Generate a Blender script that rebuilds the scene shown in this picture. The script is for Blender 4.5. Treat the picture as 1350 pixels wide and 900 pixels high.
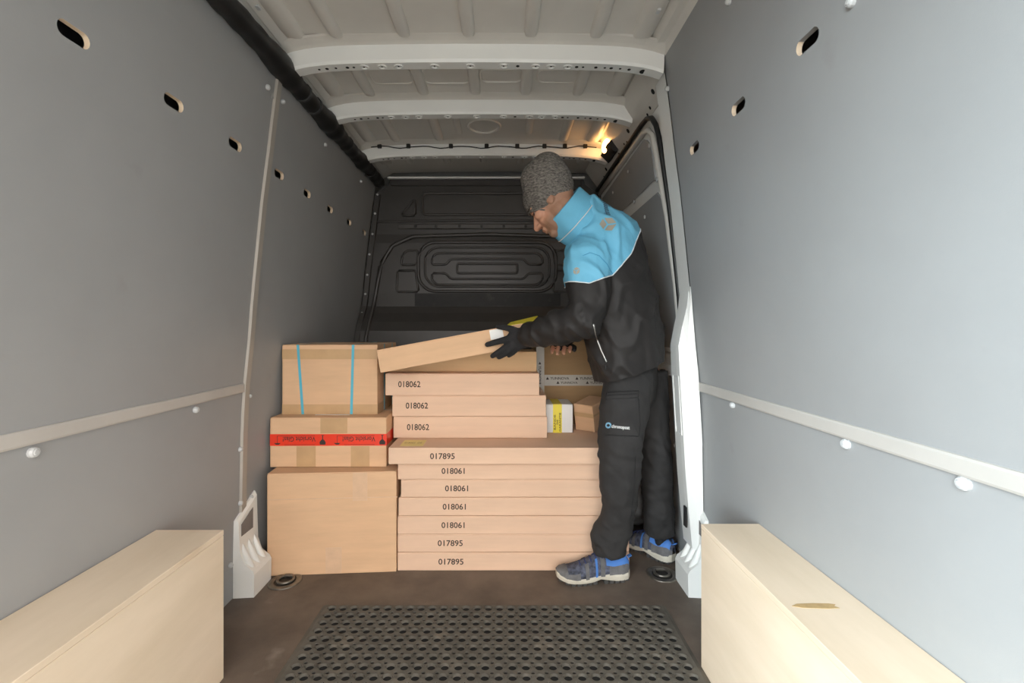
import bpy, bmesh, math, random
from mathutils import Vector, Matrix, noise
from mathutils.bvhtree import BVHTree
random.seed(7)
for o in list(bpy.data.objects): bpy.data.objects.remove(o)
SC = bpy.context.scene; COL = SC.collection
PI = math.pi

# ------------------------------------------------------------ camera
F = 600.0; CX, CY = 664.0, 432.0; CAMZ = 1.02       # focal length in px, principal point, eye height
cd = bpy.data.cameras.new('camera'); cam = bpy.data.objects.new('camera', cd); COL.objects.link(cam)
cd.sensor_fit = 'HORIZONTAL'; cd.sensor_width = 36; cd.lens = 36*F/1350
cd.shift_x = (675-CX)/1350; cd.shift_y = -(450-CY)/1350; cd.clip_start = .02
cam.location = (0, 0, CAMZ); cam.rotation_euler = (PI/2, 0, 0); SC.camera = cam
# ------------------------------------------------------------ daylight through the open rear doors
w = bpy.data.worlds.new('sky'); SC.world = w; w.use_nodes = True
bg = w.node_tree.nodes['Background']; bg.inputs[0].default_value = (1, .945, .90, 1); bg.inputs[1].default_value = 5.6
sd = bpy.data.lights.new('hazy_sun', 'SUN'); sd.energy = 16.0; sd.angle = math.radians(60); sd.color = (.72, .90, 1)
sun = bpy.data.objects.new('hazy_sun', sd); COL.objects.link(sun)
sun.rotation_euler = Vector((1, .62, -.22)).to_track_quat('-Z', 'Y').to_euler(); sun.location = (-3, -6, 4)
SC.view_settings.view_transform = 'Standard'; SC.view_settings.look = 'None'
SC.view_settings.exposure = 0.0; SC.view_settings.gamma = 1; SC.view_settings.use_curve_mapping = False

# ------------------------------------------------------------ helpers
def at(px, py, Y): return Vector(((px-CX)*Y/F, Y, CAMZ-(py-CY)*Y/F))
def lerp(tab, t):
    if t <= tab[0][0]: return tab[0][1]
    for (a, b), (c, d) in zip(tab, tab[1:]):
        if t <= c: return b+(d-b)*(t-a)/(c-a)
    return tab[-1][1]
LOC = {}
def tag(o, label=None, cat=None, group=None, kind=None):
    if label: o['label'] = label
    if cat: o['category'] = cat
    if group: o['group'] = group
    if kind: o['kind'] = kind
    return o
def thing(name, label=None, cat=None, loc=(0,0,0), group=None, kind=None, M=None):
    o = bpy.data.objects.new(name, None); COL.objects.link(o); o.empty_display_size = .05
    if M is not None: o.matrix_world = M; LOC[o.name] = Vector((0,0,0))
    else: o.location = loc; LOC[o.name] = Vector(loc)
    return tag(o, label, cat, group, kind)
def link(name, me, mat, parent=None, loc=None, smooth=False):
    """link mesh (world coordinates, or the parent's own frame) as one object"""
    o = bpy.data.objects.new(name, me); COL.objects.link(o)
    if mat is not None and not me.materials: me.materials.append(mat)
    off = Vector((0,0,0))
    if parent is not None: off = LOC[parent.name]; o.parent = parent
    elif loc is not None: off = Vector(loc); o.location = off
    if off.length > 0: me.transform(Matrix.Translation(-off))
    LOC[o.name] = off
    if smooth:
        for p in me.polygons: p.use_smooth = True
    return o
class MB:
    def __init__(s): s.v = []; s.f = []
    def add(s, vs, fs):
        b = len(s.v); s.v += [tuple(v) for v in vs]; s.f += [tuple(i+b for i in f) for f in fs]; return s
    def box(s, x0, x1, y0, y1, z0, z1):
        return s.add([(x0,y0,z0),(x1,y0,z0),(x1,y1,z0),(x0,y1,z0),(x0,y0,z1),(x1,y0,z1),(x1,y1,z1),(x0,y1,z1)],
              [(0,3,2,1),(4,5,6,7),(0,1,5,4),(1,2,6,5),(2,3,7,6),(3,0,4,7)])
    def bbox(s, x0, x1, y0, y1, z0, z1, b=.003, seg=1):
        bm = bmesh.new(); bmesh.ops.create_cube(bm, size=1)
        for v in bm.verts: v.co = Vector(((x0+x1)/2+v.co.x*(x1-x0), (y0+y1)/2+v.co.y*(y1-y0), (z0+z1)/2+v.co.z*(z1-z0)))
        bmesh.ops.bevel(bm, geom=bm.edges[:], offset=b, segments=seg, affect='EDGES', profile=.5)
        bm.verts.index_update(); r = s.add([v.co for v in bm.verts], [[v.index for v in f.verts] for f in bm.faces]); bm.free(); return r
    def strip(s, rows):                                   # grid from rows of points
        n = len(rows[0]); vs = [p for r in rows for p in r]
        return s.add(vs, [(i*n+j, i*n+j+1, (i+1)*n+j+1, (i+1)*n+j) for i in range(len(rows)-1) for j in range(n-1)])
    def tube(s, pts, r, n=8, cap=True, ref=None, closed=False):
        pts = [Vector(p) for p in pts]; m = len(pts); rows = []
        for i, p in enumerate(pts):
            t = (pts[(i+1) % m]-pts[i-1]) if closed else (pts[min(i+1, m-1)]-pts[max(i-1, 0)])
            t = t.normalized() if t.length else Vector((0,0,1))
            rv = Vector(ref) if ref else (Vector((0,0,1)) if abs(t.z) < .9 else Vector((1,0,0)))
            a = rv.cross(t).normalized(); b = t.cross(a)
            rr = r[i] if isinstance(r, list) else r
            ra, rb = rr if isinstance(rr, (list, tuple)) else (rr, rr)
            rows.append([p+a*ra*math.cos(2*PI*k/n)+b*rb*math.sin(2*PI*k/n) for k in range(n)])
        vs = [q for row in rows for q in row]; fs = []
        for i in range(m if closed else m-1):
            j = (i+1) % m
            fs += [(i*n+k, i*n+(k+1) % n, j*n+(k+1) % n, j*n+k) for k in range(n)]
        if cap and not closed: fs += [tuple(range(n))[::-1], tuple((m-1)*n+k for k in range(n))]
        return s.add(vs, fs)
    def loft(s, pts, rad, ref, n=20, dome=True):          # closed limb: rad = (along ref, across), rounded ends
        P = [Vector(p) for p in pts]; R = [r if isinstance(r, (list, tuple)) else (r, r) for r in rad]
        if dome:
            d0 = (P[0]-P[1]).normalized(); d1 = (P[-1]-P[-2]).normalized(); k0 = min(R[0]); k1 = min(R[-1])
            pre = [(P[0]+d0*k0*math.sin(t), (R[0][0]*math.cos(t), R[0][1]*math.cos(t))) for t in (1.4, 1.0, .5)]
            post = [(P[-1]+d1*k1*math.sin(t), (R[-1][0]*math.cos(t), R[-1][1]*math.cos(t))) for t in (.5, 1.0, 1.4)]
            P = [a for a, _ in pre]+P+[a for a, _ in post]; R = [b for _, b in pre]+R+[b for _, b in post]
        rows = []
        for i, p in enumerate(P):
            t = (P[min(i+1, len(P)-1)]-P[max(i-1, 0)]).normalized()
            a = Vector(ref); a = (a-t*a.dot(t)).normalized(); b = t.cross(a)
            rows.append([p+a*R[i][0]*math.cos(2*PI*k/n)+b*R[i][1]*math.sin(2*PI*k/n) for k in range(n)])
        m = len(P); vs = [q for r in rows for q in r]
        fs = [(i*n+k, i*n+(k+1) % n, (i+1)*n+(k+1) % n, (i+1)*n+k) for i in range(m-1) for k in range(n)]
        fs += [tuple(range(n))[::-1], tuple((m-1)*n+k for k in range(n))]
        return s.add(vs, fs)
    def ball(s, c, r, M=None, nu=16, nv=10):
        vs = []; c = Vector(c); r = r if isinstance(r, (list, tuple)) else (r, r, r)
        for i in range(1, nv):
            for k in range(nu):
                a = PI*i/nv; b = 2*PI*k/nu
                q = Vector((r[0]*math.sin(a)*math.cos(b), r[1]*math.sin(a)*math.sin(b), r[2]*math.cos(a)))
                vs.append(c+(M @ q if M else q))
        t = Vector((0,0,r[2])); vs += [c+(M @ t if M else t), c-(M @ t if M else t)]
        fs = [((i*nu+k), ((i+1)*nu+k), ((i+1)*nu+(k+1) % nu), (i*nu+(k+1) % nu)) for i in range(nv-2) for k in range(nu)]
        T = (nv-1)*nu
        fs += [(T, k, (k+1) % nu) for k in range(nu)]+[(T+1, (nv-2)*nu+(k+1) % nu, (nv-2)*nu+k) for k in range(nu)]
        return s.add(vs, fs)
    def disc(s, c, nrm, r, h=.002, n=12):                 # low cylinder on a surface
        nrm = Vector(nrm).normalized(); return s.tube([Vector(c)-nrm*.001, Vector(c)+nrm*h*.6, Vector(c)+nrm*h], [r, r, r*.75], n)
    def prism(s, poly, d):                                # polygon points + extrusion vector
        n = len(poly); P = [Vector(p) for p in poly]; d = Vector(d)
        return s.add(P+[p+d for p in P], [tuple(range(n))[::-1], tuple(range(n, 2*n))]+[(i, (i+1) % n, n+(i+1) % n, n+i) for i in range(n)])
    def mesh(s, name='m'):
        me = bpy.data.meshes.new(name); me.from_pydata(s.v, [], s.f)
        bm = bmesh.new(); bm.from_mesh(me); bmesh.ops.recalc_face_normals(bm, faces=bm.faces[:]); bm.to_mesh(me); bm.free(); return me
    def build(s, name, mat, parent=None, loc=None, smooth=False): return link(name, s.mesh(name), mat, parent, loc, smooth)
def evaluated(me, mods):
    o = bpy.data.objects.new('tmp', me); COL.objects.link(o)
    for kind, kw in mods:
        m = o.modifiers.new('m', kind)
        for k, v in kw.items(): setattr(m, k, v)
    dg = bpy.context.evaluated_depsgraph_get(); r = bpy.data.meshes.new_from_object(o.evaluated_get(dg))
    bpy.data.objects.remove(o); return r
def fuse(mb, voxel, smooth=6):
    return evaluated(mb.mesh(), [('REMESH', dict(mode='VOXEL', voxel_size=voxel)), ('SMOOTH', dict(factor=.5, iterations=smooth))])
_tc = {}
def text_geo(body):
    if body not in _tc:
        cu = bpy.data.curves.new('t', 'FONT'); cu.body = body; cu.align_x = 'LEFT'; cu.resolution_u = 3; cu.offset = .014
        o = bpy.data.objects.new('t', cu); COL.objects.link(o)
        me = bpy.data.meshes.new_from_object(o.evaluated_get(bpy.context.evaluated_depsgraph_get()))
        bpy.data.objects.remove(o)
        xs = [v.co.x for v in me.vertices]; ys = [v.co.y for v in me.vertices]
        x0, x1, y0, y1 = min(xs), max(xs), min(ys), max(ys)
        _tc[body] = ([((v.co.x-x0)/(x1-x0), (v.co.y-y0)/(y1-y0)) for v in me.vertices], [tuple(p.vertices) for p in me.polygons])
    return _tc[body]
def text_on(mb, body, fn):                                # fn maps unit square to 3D
    v, f = text_geo(body); mb.add([fn(a, b) for a, b in v], f); return mb

# ------------------------------------------------------------ materials
def mat(name, col, rough=.6, metal=0, var=.08, scale=6, bump=0, bscale=60, stretch=(1,1,1), spec=.5, dark=None, spots=None):
    m = bpy.data.materials.new(name); m.use_nodes = True; nt = m.node_tree; N = nt.nodes; L = nt.links
    b = N['Principled BSDF']; b.inputs['Roughness'].default_value = rough; b.inputs['Metallic'].default_value = metal
    b.inputs['Specular IOR Level'].default_value = spec
    tc = N.new('ShaderNodeTexCoord'); mp = N.new('ShaderNodeMapping'); mp.inputs['Scale'].default_value = stretch
    L.new(tc.outputs['Object'], mp.inputs[0])
    n = N.new('ShaderNodeTexNoise'); n.inputs['Scale'].default_value = scale; n.inputs['Detail'].default_value = 6; n.inputs['Roughness'].default_value = .6
    L.new(mp.outputs[0], n.inputs['Vector'])
    r = N.new('ShaderNodeValToRGB'); r.color_ramp.elements[0].position = .3; r.color_ramp.elements[1].position = .7
    c = Vector(col); d = Vector(dark) if dark else c*(1-2*var)
    r.color_ramp.elements[0].color = (*d, 1); r.color_ramp.elements[1].color = (*[min(1, x*(1+var*.6)) for x in c], 1)
    L.new(n.outputs[0], r.inputs[0]); out = r.outputs[0]
    if spots:                                             # scuffs or stains: (colour, scale, threshold, strength)
        n2 = N.new('ShaderNodeTexNoise'); n2.inputs['Scale'].default_value = spots[1]; n2.inputs['Detail'].default_value = 8
        L.new(mp.outputs[0], n2.inputs['Vector'])
        r2 = N.new('ShaderNodeValToRGB'); r2.color_ramp.elements[0].position = spots[2]; r2.color_ramp.elements[1].position = spots[2]+.08
        r2.color_ramp.elements[1].color = (spots[3],)*3+(1,); L.new(n2.outputs[0], r2.inputs[0])
        mx = N.new('ShaderNodeMixRGB'); mx.inputs[2].default_value = (*spots[0], 1); L.new(r2.outputs[0], mx.inputs[0]); L.new(out, mx.inputs[1]); out = mx.outputs[0]
    L.new(out, b.inputs['Base Color'])
    if bump:
        n3 = N.new('ShaderNodeTexNoise'); n3.inputs['Scale'].default_value = bscale; n3.inputs['Detail'].default_value = 4; L.new(mp.outputs[0], n3.inputs['Vector'])
        bp = N.new('ShaderNodeBump'); bp.inputs['Strength'].default_value = bump; bp.inputs['Distance'].default_value = .004
        L.new(n3.outputs[0], bp.inputs['Height']); L.new(bp.outputs[0], b.inputs['Normal'])
    return m
M_PANEL = mat('grey_laminate_panel', (.325,.33,.33), .55, var=.03, scale=3, bump=.04, bscale=300, spots=((.26,.25,.24), 9, .68, .25))
M_PLYEDGE = mat('plywood_edge', (.84,.68,.50), .8)
M_TRIM = mat('plastic_trim', (.49,.465,.43), .5, var=.04)
M_JOINT = mat('joint_strip_grey', (.40,.365,.32), .5, var=.04)
M_WHITE = mat('white_body_paint', (.82,.82,.79), .32, var=.02, scale=3)
M_ROOF = mat('shaded_white_paint', (.66,.63,.58), .38, var=.04, scale=4)  # same white paint as the bows, with roof shade put into its colour
M_BOLT = mat('bolt_cap', (.58,.59,.59), .4)
M_BLACK = mat('black_plastic', (.012,.012,.012), .5, var=.1)
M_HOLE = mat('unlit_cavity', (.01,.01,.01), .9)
M_BULK = mat('charcoal_moulded_plastic', (.056,.052,.048), .38, var=.06, scale=9, bump=.1, bscale=400)
M_BULKD = mat('black_tape', (.012,.011,.010), .6, var=.3, scale=20, spots=((.05,.045,.04), 14, .60, .5))
M_FLOOR = mat('brown_phenolic_floor', (.155,.122,.096), .6, var=.2, scale=5, bump=.25, bscale=220, spots=((.30,.27,.23), 6, .66, .5))
M_PLY = mat('birch_plywood', (.80,.67,.52), .6, var=.06, scale=3, stretch=(3,.6,3), dark=(.71,.585,.43), bump=.03, bscale=150, spots=((.62,.46,.30), 5, .70, .4))
M_STAIN = mat('brown_stain', (.52,.36,.17), .7, var=.15, scale=30)
M_RUB = mat('black_rubber', (.125,.115,.096), .8, var=.15, scale=14, bump=.2, bscale=250, spots=((.19,.165,.13), 9, .58, .5))
M_CARD = mat('brown_cardboard', (.72,.47,.285), .8, var=.05, scale=4, stretch=(1,1,7), bump=.06, bscale=160)
M_CARD2 = mat('pinkish_cardboard', (.76,.535,.385), .8, var=.04, scale=4, stretch=(1,1,7), bump=.05, bscale=160)
M_CARD3 = mat('yellowish_cardboard', (.70,.48,.27), .8, var=.04, scale=4, stretch=(1,1,7), bump=.05, bscale=160)
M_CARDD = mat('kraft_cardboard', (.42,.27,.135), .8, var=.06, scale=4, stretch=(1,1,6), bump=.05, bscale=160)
M_TAPE = mat('brown_packing_tape', (.56,.36,.19), .3, var=.06, scale=10)
M_TAPEC = mat('clear_packing_tape', (.70,.475,.31), .3, var=.05, scale=25)
M_INK = mat('printing_ink', (.05,.035,.03), .8)
M_RED = mat('red_warning_tape', (.80,.045,.016), .35, var=.04)
M_BLUE = mat('blue_strap', (.10,.47,.62), .4, var=.05)
M_PAPER = mat('white_paper', (.82,.83,.82), .7, var=.02)
M_YEL = mat('yellow_tape', (.85,.72,.05), .4, var=.05)
M_YELP = mat('pale_yellow_label', (.85,.70,.28), .6, var=.05)
M_SILV = mat('printed_silver_tape', (.55,.52,.46), .35, var=.05)
M_PURP = mat('purple_print', (.22,.18,.45), .7)
M_METAL = mat('worn_steel', (.26,.24,.21), .35, .8, var=.2, scale=30)
M_CHROME = mat('silver_zip', (.6,.6,.58), .3, .8)
M_SKIN = None
M_GLOVE = mat('black_knit_glove', (.018,.018,.02), .85, var=.2, scale=40, bump=.5, bscale=350)
M_TROU = mat('charcoal_work_cotton', (.027,.026,.026), .85, var=.18, scale=10, bump=.3, bscale=500)
M_DARKSEAM = mat('black_seam_thread', (.010,.010,.011), .8)
M_REFL = mat('reflective_print', (.36,.33,.27), .4, var=.05)
M_PIPE = mat('pale_reflective_piping', (.75,.80,.82), .4)
M_SH_GREY = mat('grey_suede', (.15,.15,.155), .8, var=.15, scale=40, bump=.3, bscale=200)
M_SH_MESH = mat('blue_grey_mesh', (.10,.115,.17), .8, var=.4, scale=55, bump=.4, bscale=260)
M_SH_BLUE = mat('bright_blue_lining', (.07,.22,.62), .7, var=.08)
M_SH_SOLE = mat('cream_midsole', (.60,.57,.48), .6, var=.08, scale=20)
M_SH_TREAD = mat('dark_rubber_outsole', (.06,.06,.058), .8)
M_BAG = mat('grey_plastic_bag', (.36,.38,.39), .4, var=.15, scale=12, bump=.8, bscale=18)
M_SHELL = mat('outer_body_sheet', (.35,.35,.34), .6)
M_ASPH = mat('pale_paving', (.34,.335,.32), .9, var=.1, scale=3)

# ------------------------------------------------------------ the van's cross-section
PROF = [(0,-1.022),(.30,-1.018),(.60,-1.013),(.775,-1.006),(.967,-.986),(1.15,-.972),(1.321,-.955),(1.52,-.935),(1.704,-.911),(1.86,-.893),(1.985,-.876),(2.1,-.858)]
def xl(z): return lerp(PROF, z)
def xr(z): return -.245-xl(z)
def wall_pt(px, py, side):                                # point of the side wall seen at a pixel
    X = -1 if side < 0 else .75
    for _ in range(30):
        Y = X*F/(px-CX); z = CAMZ-(py-CY)*Y/F; X = xl(z) if side < 0 else xr(z)
    return Vector((X, Y, z))
REAR, FRONT = -.2, 3.12
SEAM = 1.77
ground = MB().box(-30, 30, -40, 30, -.75, -.70).build('ground', M_ASPH); tag(ground, 'pale paved ground outside the van', kind='structure')
shell = MB()
for b in ((-1.14,-1.11,REAR,3.34,-.08,2.2), (.865,.895,REAR,3.34,-.08,2.2), (-1.14,.895,REAR,3.34,2.17,2.2), (-1.14,.895,3.31,3.34,-.08,2.2), (-1.14,.895,REAR,3.34,-.09,-.06)): shell.box(*b)
shell = shell.build('wall_outer', M_SHELL); tag(shell, 'outer sheet metal body of the van', kind='structure')
fl = MB().box(-1.11, .865, REAR, 3.3, -.06, 0).build('floor', M_FLOOR); tag(fl, 'dark brown scuffed cargo floor', kind='structure')

def slot_cutter(pts, side):
    mb = MB()
    for (X, Y, z) in pts:
        ln, hh = .027, .0165; poly = []
        for k in range(20):
            a = 2*PI*k/20; c, s_ = math.cos(a), math.sin(a)
            poly.append((X-.06, Y+(ln-.006 if c > 0 else -(ln-.006))+hh*c, z+hh*s_))
        mb.prism(poly, (.12, 0, 0))
    return mb.mesh()
def wall_panel(name, side, y0, y1, ztop, slots, parent=None, zbot=.0):
    zs = [zbot]+[z for z, _ in PROF if zbot < z < ztop]+[ztop]; zs = sorted(set(zs+[1.25, 1.42, 1.61, 1.78]))
    fx = xl if side < 0 else xr; t = -.013 if side < 0 else .013
    mb = MB(); a = [[(fx(z), y, z) for z in zs] for y in (y0, y1)]; b = [[(fx(z)+t, y, z) for z in zs] for y in (y0, y1)]
    n = len(zs); vs = a[0]+a[1]+b[0]+b[1]; fs = []
    for i in range(n-1): fs += [(i, i+1, n+i+1, n+i), (2*n+i, 3*n+i, 3*n+i+1, 2*n+i+1), (i, 2*n+i, 2*n+i+1, i+1), (n+i, n+i+1, 3*n+i+1, 3*n+i)]
    fs += [(0, n, 3*n, 2*n), (n-1, 3*n-1, 4*n-1, 2*n-1)]
    mb.add(vs, fs); me = mb.mesh(name)
    if slots:
        cut = bpy.data.objects.new('cut', slot_cutter(slots, side)); COL.objects.link(cut)
        me = evaluated(me, [('BOOLEAN', dict(operation='DIFFERENCE', object=cut, solver='EXACT'))]); bpy.data.objects.remove(cut)
    me.materials.clear(); me.materials.append(M_PANEL); me.materials.append(M_PLYEDGE)
    for p in me.polygons:                                 # cut edges show bare plywood
        c = p.center
        if abs(p.normal.x) < .75 and abs(c.x-fx(c.z)) > .001 and abs(c.z-1.64) < .03: p.material_index = 1
    o = link(name, me, None, parent)
    return o
LY = [.96, 1.251, 1.537, 1.838, 2.098, 2.376, 2.668, 2.957]
RY = [1.0087, 1.305, 1.605]
LY = [y*1.0135 for y in LY]
wl = wall_panel('wall_left', -1, REAR, SEAM-.004, 2.0, [(xl(1.647), y, 1.647) for y in LY[:3]]); tag(wl, 'grey laminate side lining of the van with lashing slots', kind='structure')
wl2 = wall_panel('lining_panel', -1, SEAM+.004, 3.10, 2.0, [(xl(1.647), y, 1.647) for y in LY[3:]], wl)
wr = wall_panel('wall_right', 1, REAR, 1.765, 2.12, [(xr(1.654), y, 1.654) for y in RY]); tag(wr, 'pale grey laminate lining opposite, beside the sliding door', kind='structure')
# dark cavity liners behind the slots are the unlit gap to the outer shell; close that gap at the rear
rf = MB().box(-1.12, -.93, REAR-.04, REAR+.01, 0, 2.17).box(.685, .87, REAR-.04, REAR+.01, 0, 2.17).box(-1.12, .87, REAR-.04, REAR+.01, 1.88, 2.18)
rf.box(-1.105, -.885, 1.74, 1.76, 1.9, 2.17)
tag(rf.build('trim_1', M_SHELL), 'sheet metal frame of the rear door opening', kind='structure')
def along_wall(fx, y0, y1, zs, t, sgn):                   # thin strip that follows the wall profile
    mb = MB(); A = [[(fx(z), y0, z) for z in zs], [(fx(z)+sgn*t, y0+.004, z) for z in zs], [(fx(z)+sgn*t, y1-.004, z) for z in zs], [(fx(z), y1, z) for z in zs]]
    return mb.strip(A)
ZS = [i*.1 for i in range(2, 20)]+[1.99]
tag(along_wall(xl, SEAM-.019, SEAM+.019, ZS, .009, 1).build('trim_2', M_JOINT), 'narrow upright metal joint strip between the two left lining panels', kind='structure')
def rail(name, side, y0, y1, zc):
    s = 1 if side < 0 else -1; fx = xl if side < 0 else xr; mb = MB(); rows = []
    for dz, dx in ((-.018,-.001),(-.0165,.006),(-.012,.008),(.012,.008),(.0165,.006),(.018,-.001)):
        rows.append([(fx(zc)+s*dx, y0, zc+dz), (fx(zc)+s*dx, y1, zc+dz)])
    return mb.strip(rows).build(name, M_TRIM)
tag(rail('trim_3', -1, REAR, SEAM-.020, .789), 'beige horizontal rub rail on the left lining', kind='structure')
tag(rail('trim_4', 1, REAR, 1.758, .792), 'beige horizontal rub rail on the right lining', kind='structure')
def bolts(parent, side, pts, r=.0095):
    for px, py, k in pts:
        p = wall_pt(px, py, side); s = 1 if side < 0 else -1
        mb = MB().disc(p, (s, 0, 0), r*k, .010).disc(p+Vector((s*.009, 0, 0)), (s, 0, 0), r*k*.55, .003)
        mb.build('bolt_cap', M_BOLT, parent, smooth=False)
bolts(wl, -1, [(42,596,1.25),(257,540,1.15),(316,592,1),(316,663,1),(303,745,1),(352,115,1.1)])
bolts(wl2, -1, [(372,134,1),(428,191,1),(475,239,1),(328,522,.9),(330,655,.9)])
bolts(wr, 1, [(1273,637,1.25),(1117,585,1.2),(967,534,1.1),(925,585,.9),(926,654,.9),(881,117,1.1),(962,2,1.0),(1124,3,1.0)])

# ------------------------------------------------------------ roof: skin, swages, bows
ZB, ZR = 2.03, 2.105
def crown(x): return .012*(1-((x+.1225)/.72)**2)
roof = MB(); xs = [-.88+.05*i for i in range(31)]
roof.strip([[(x, y, (ZR+crown(x)) if -.82 < x < .575 else (2.075 if x < 0 else 2.085)) for x in xs] for y in (REAR, .5, 1.2, 1.7, 2.2, 2.7, 3.2)])
roof = roof.build('ceiling', M_ROOF, smooth=False); tag(roof, 'painted sheet metal roof underside with pressed ribs', kind='structure')
RIBX = [-.775, -.622, -.372, -.131, .102, .344, .514]
BOW = [1.746, 2.172, 2.693]
SEGS = [(REAR, 1.735), (1.825, 2.160), (2.26, 2.680), (2.79, 3.04)]
def rib(x, y0, y1, h=.024, wd=.021):
    rows = []
    for y, k in ((y0,0.05),(y0+.015,.75),(y0+.035,1),(y1-.10,1),(y1-.06,.9),(y1-.015,.1)):
        rows.append([(x+wd*a*(.75+.25*k), y, ZR+crown(x)+.002-h*k*max(0, 1-a**4)**.8) for a in (-1,-.85,-.6,0,.6,.85,1)])
    return MB().strip(rows)
for y0, y1 in SEGS:
    for x in RIBX:
        if y0 == 2.26 and x in (-.131, .102): continue
        rib(x, y0, y1, wd=.026 if -.7 < x < .45 else .04).build('pressed_rib', M_ROOF, roof, smooth=True)
for x in (-.25, .14): rib(x, 2.36, 2.60, .012, .02).build('pressed_rib', M_ROOF, roof, smooth=True)
ring = [(-.105+.085*math.cos(t*PI/16), 2.47+.085*math.sin(t*PI/16), ZR+.008) for t in range(32)]
MB().tube(ring, .008, 8, closed=True).build('round_swage', M_ROOF, roof, smooth=True)
def rrect(cx, cz, w, h, r, n=5):
    P = []
    for sx, sz, a0 in ((1,1,0),(-1,1,PI/2),(-1,-1,PI),(1,-1,1.5*PI)):
        for k in range(n+1):
            a = a0+PI/2*k/n; P.append((cx+sx*(w-r)+r*math.cos(a), cz+sz*(h-r)+r*math.sin(a)))
    return P
for (cx, cy, w_, h_) in ((-.25,1.98,.10,.06), (-.01,1.98,.09,.05), (.24,1.98,.09,.05), (-.49,1.98,.09,.06)):
    MB().tube([(x, y, ZR+.011) for x, y in rrect(cx, cy, w_, h_, .03)], .006, 6, closed=True).build('pressed_outline', M_ROOF, roof, smooth=True)
def bow(y, x0=-.84, x1=.615, wd=.056, holes=True):
    sec = [(-.060, .078), (-.052, .074), (-.020, .068), (-.005, .064), (0, .010), (.006, 0), (wd-.004, 0), (wd, .008), (wd+.006, .07)]
    rows = []; fl_ = []; n = 36
    for i in range(n+1):
        x = x0+(x1-x0)*i/n; d = abs((x-(x0+x1)/2)/((x1-x0)/2)); dz = crown(x)-.030*d**9
        rows.append([(x, y+a, ZB+b+dz) for a, b in sec[3:]]); fl_.append([(x, y+a, ZB+b+dz) for a, b in sec[:4]])
    MB().strip(fl_).build('bow_flange', M_ROOF, roof); o = MB().strip(rows).build('roof_bow', M_WHITE, roof, smooth=False)
    if holes:
        for i, x in enumerate([-.72,-.69,-.655,-.61,-.585,-.545,-.475,-.41,-.27,-.13,.0,.055,.125,.185,.25,.285,.31,.36,.395,.42,.455,.49,.545]):
            dz = crown(x)-.030*abs((x-(x0+x1)/2)/((x1-x0)/2))**9; p = Vector((x, y+.031, ZB+dz))
            if x in (-.545,-.475,-.41,-.27,-.13,.0,.125,.185,.25):
                MB().tube([p+Vector((.015*math.cos(t*PI/8), .013*math.sin(t*PI/8), 0)) for t in range(16)], .0035, 6, closed=True).build('boss', M_WHITE, o, smooth=True)
                MB().disc(p, (0,0,-1), .0035, .001, 8).build('hole', M_HOLE, o)
            else:
                r = .0145 if x == .545 else (.007 if i % 2 else .005)
                MB().disc(p, (0,0,-1), r, .001, 10).build('hole', M_HOLE, o)
    return o
for y in BOW: bow(y, holes=True)
MB().bbox(-.79, .55, 3.085, 3.11, 2.034, 2.046, .002).build('front_header', M_WHITE, roof)
# side rails of the roof
MB().strip([[(-.80, y, ZR+.01) for y in (REAR, 3.2)], [(-.815, y, 2.085) for y in (REAR, 3.2)], [(-.845, y, 2.07) for y in (REAR, 3.2)], [(-.885, y, 2.0) for y in (REAR, 3.2)]]).build('roof_side_rail', M_ROOF, roof)
MB().strip([[(.545, y, ZR+.01) for y in (REAR, 1.80)], [(.575, y, 2.085) for y in (REAR, 1.80)], [(.60, y, 2.08) for y in (REAR, 1.80)], [(xr(2.05), y, 2.06) for y in (REAR, 1.80)]]).build('roof_side_rail', M_ROOF, roof)
for px, py in ((340,11),(868,16)):
    p = at(px, py, 1.06*F/(CY-py)); MB().box(p.x-.006, p.x+.006, p.y-.01, p.y+.01, p.z, p.z+.012).build('clip', M_BOLT, roof)
# cable conduit along the left roof edge
cond = thing('cable_conduit', 'black cable conduit running along the top of the left wall', 'conduit', (-.85, REAR, 2.015))
pts = []; rad = []
y = REAR
while y < 3.11:
    b = max([math.exp(-((y-c)/.06)**2) for c in (1.70, 1.78, 2.17, 2.26, 2.72)]); pts.append((-.848+.004*math.sin(y*9), y, 2.012+.004*math.cos(y*7))); rad.append(.037+.011*b+.0015*math.sin(y*70)); y += .02
MB().tube(pts, rad, 14).build('sleeve', M_BLACK, cond, smooth=True)
for y in (1.92, 2.03, 2.45, 2.88): MB().tube([(-.848, y-.006, 2.012), (-.848, y+.006, 2.012)], .0405, 14).build('clamp', mat('grey_clamp', (.05,.05,.05), .5) if y == 1.92 else bpy.data.materials['grey_clamp'], cond)
# thin cable clipped along the third bow
cab = thing('ceiling_cable', 'thin black cable clipped along the third roof bow', 'cable', (-.1, 2.68, 2.08))
MB().tube([(-.78+.034*i, 2.676+.004*math.sin(i*1.7), 2.082+.006*math.sin(i*.9)) for i in range(40)], .003, 6).build('wire', M_BLACK, cab, smooth=True)
for x in (-.73,-.56,-.31,-.10,.08,.24,.36,.48): MB().bbox(x-.012, x+.012, 2.668, 2.684, 2.076, 2.10, .003).build('cable_clip', M_BLACK, cab)

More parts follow.
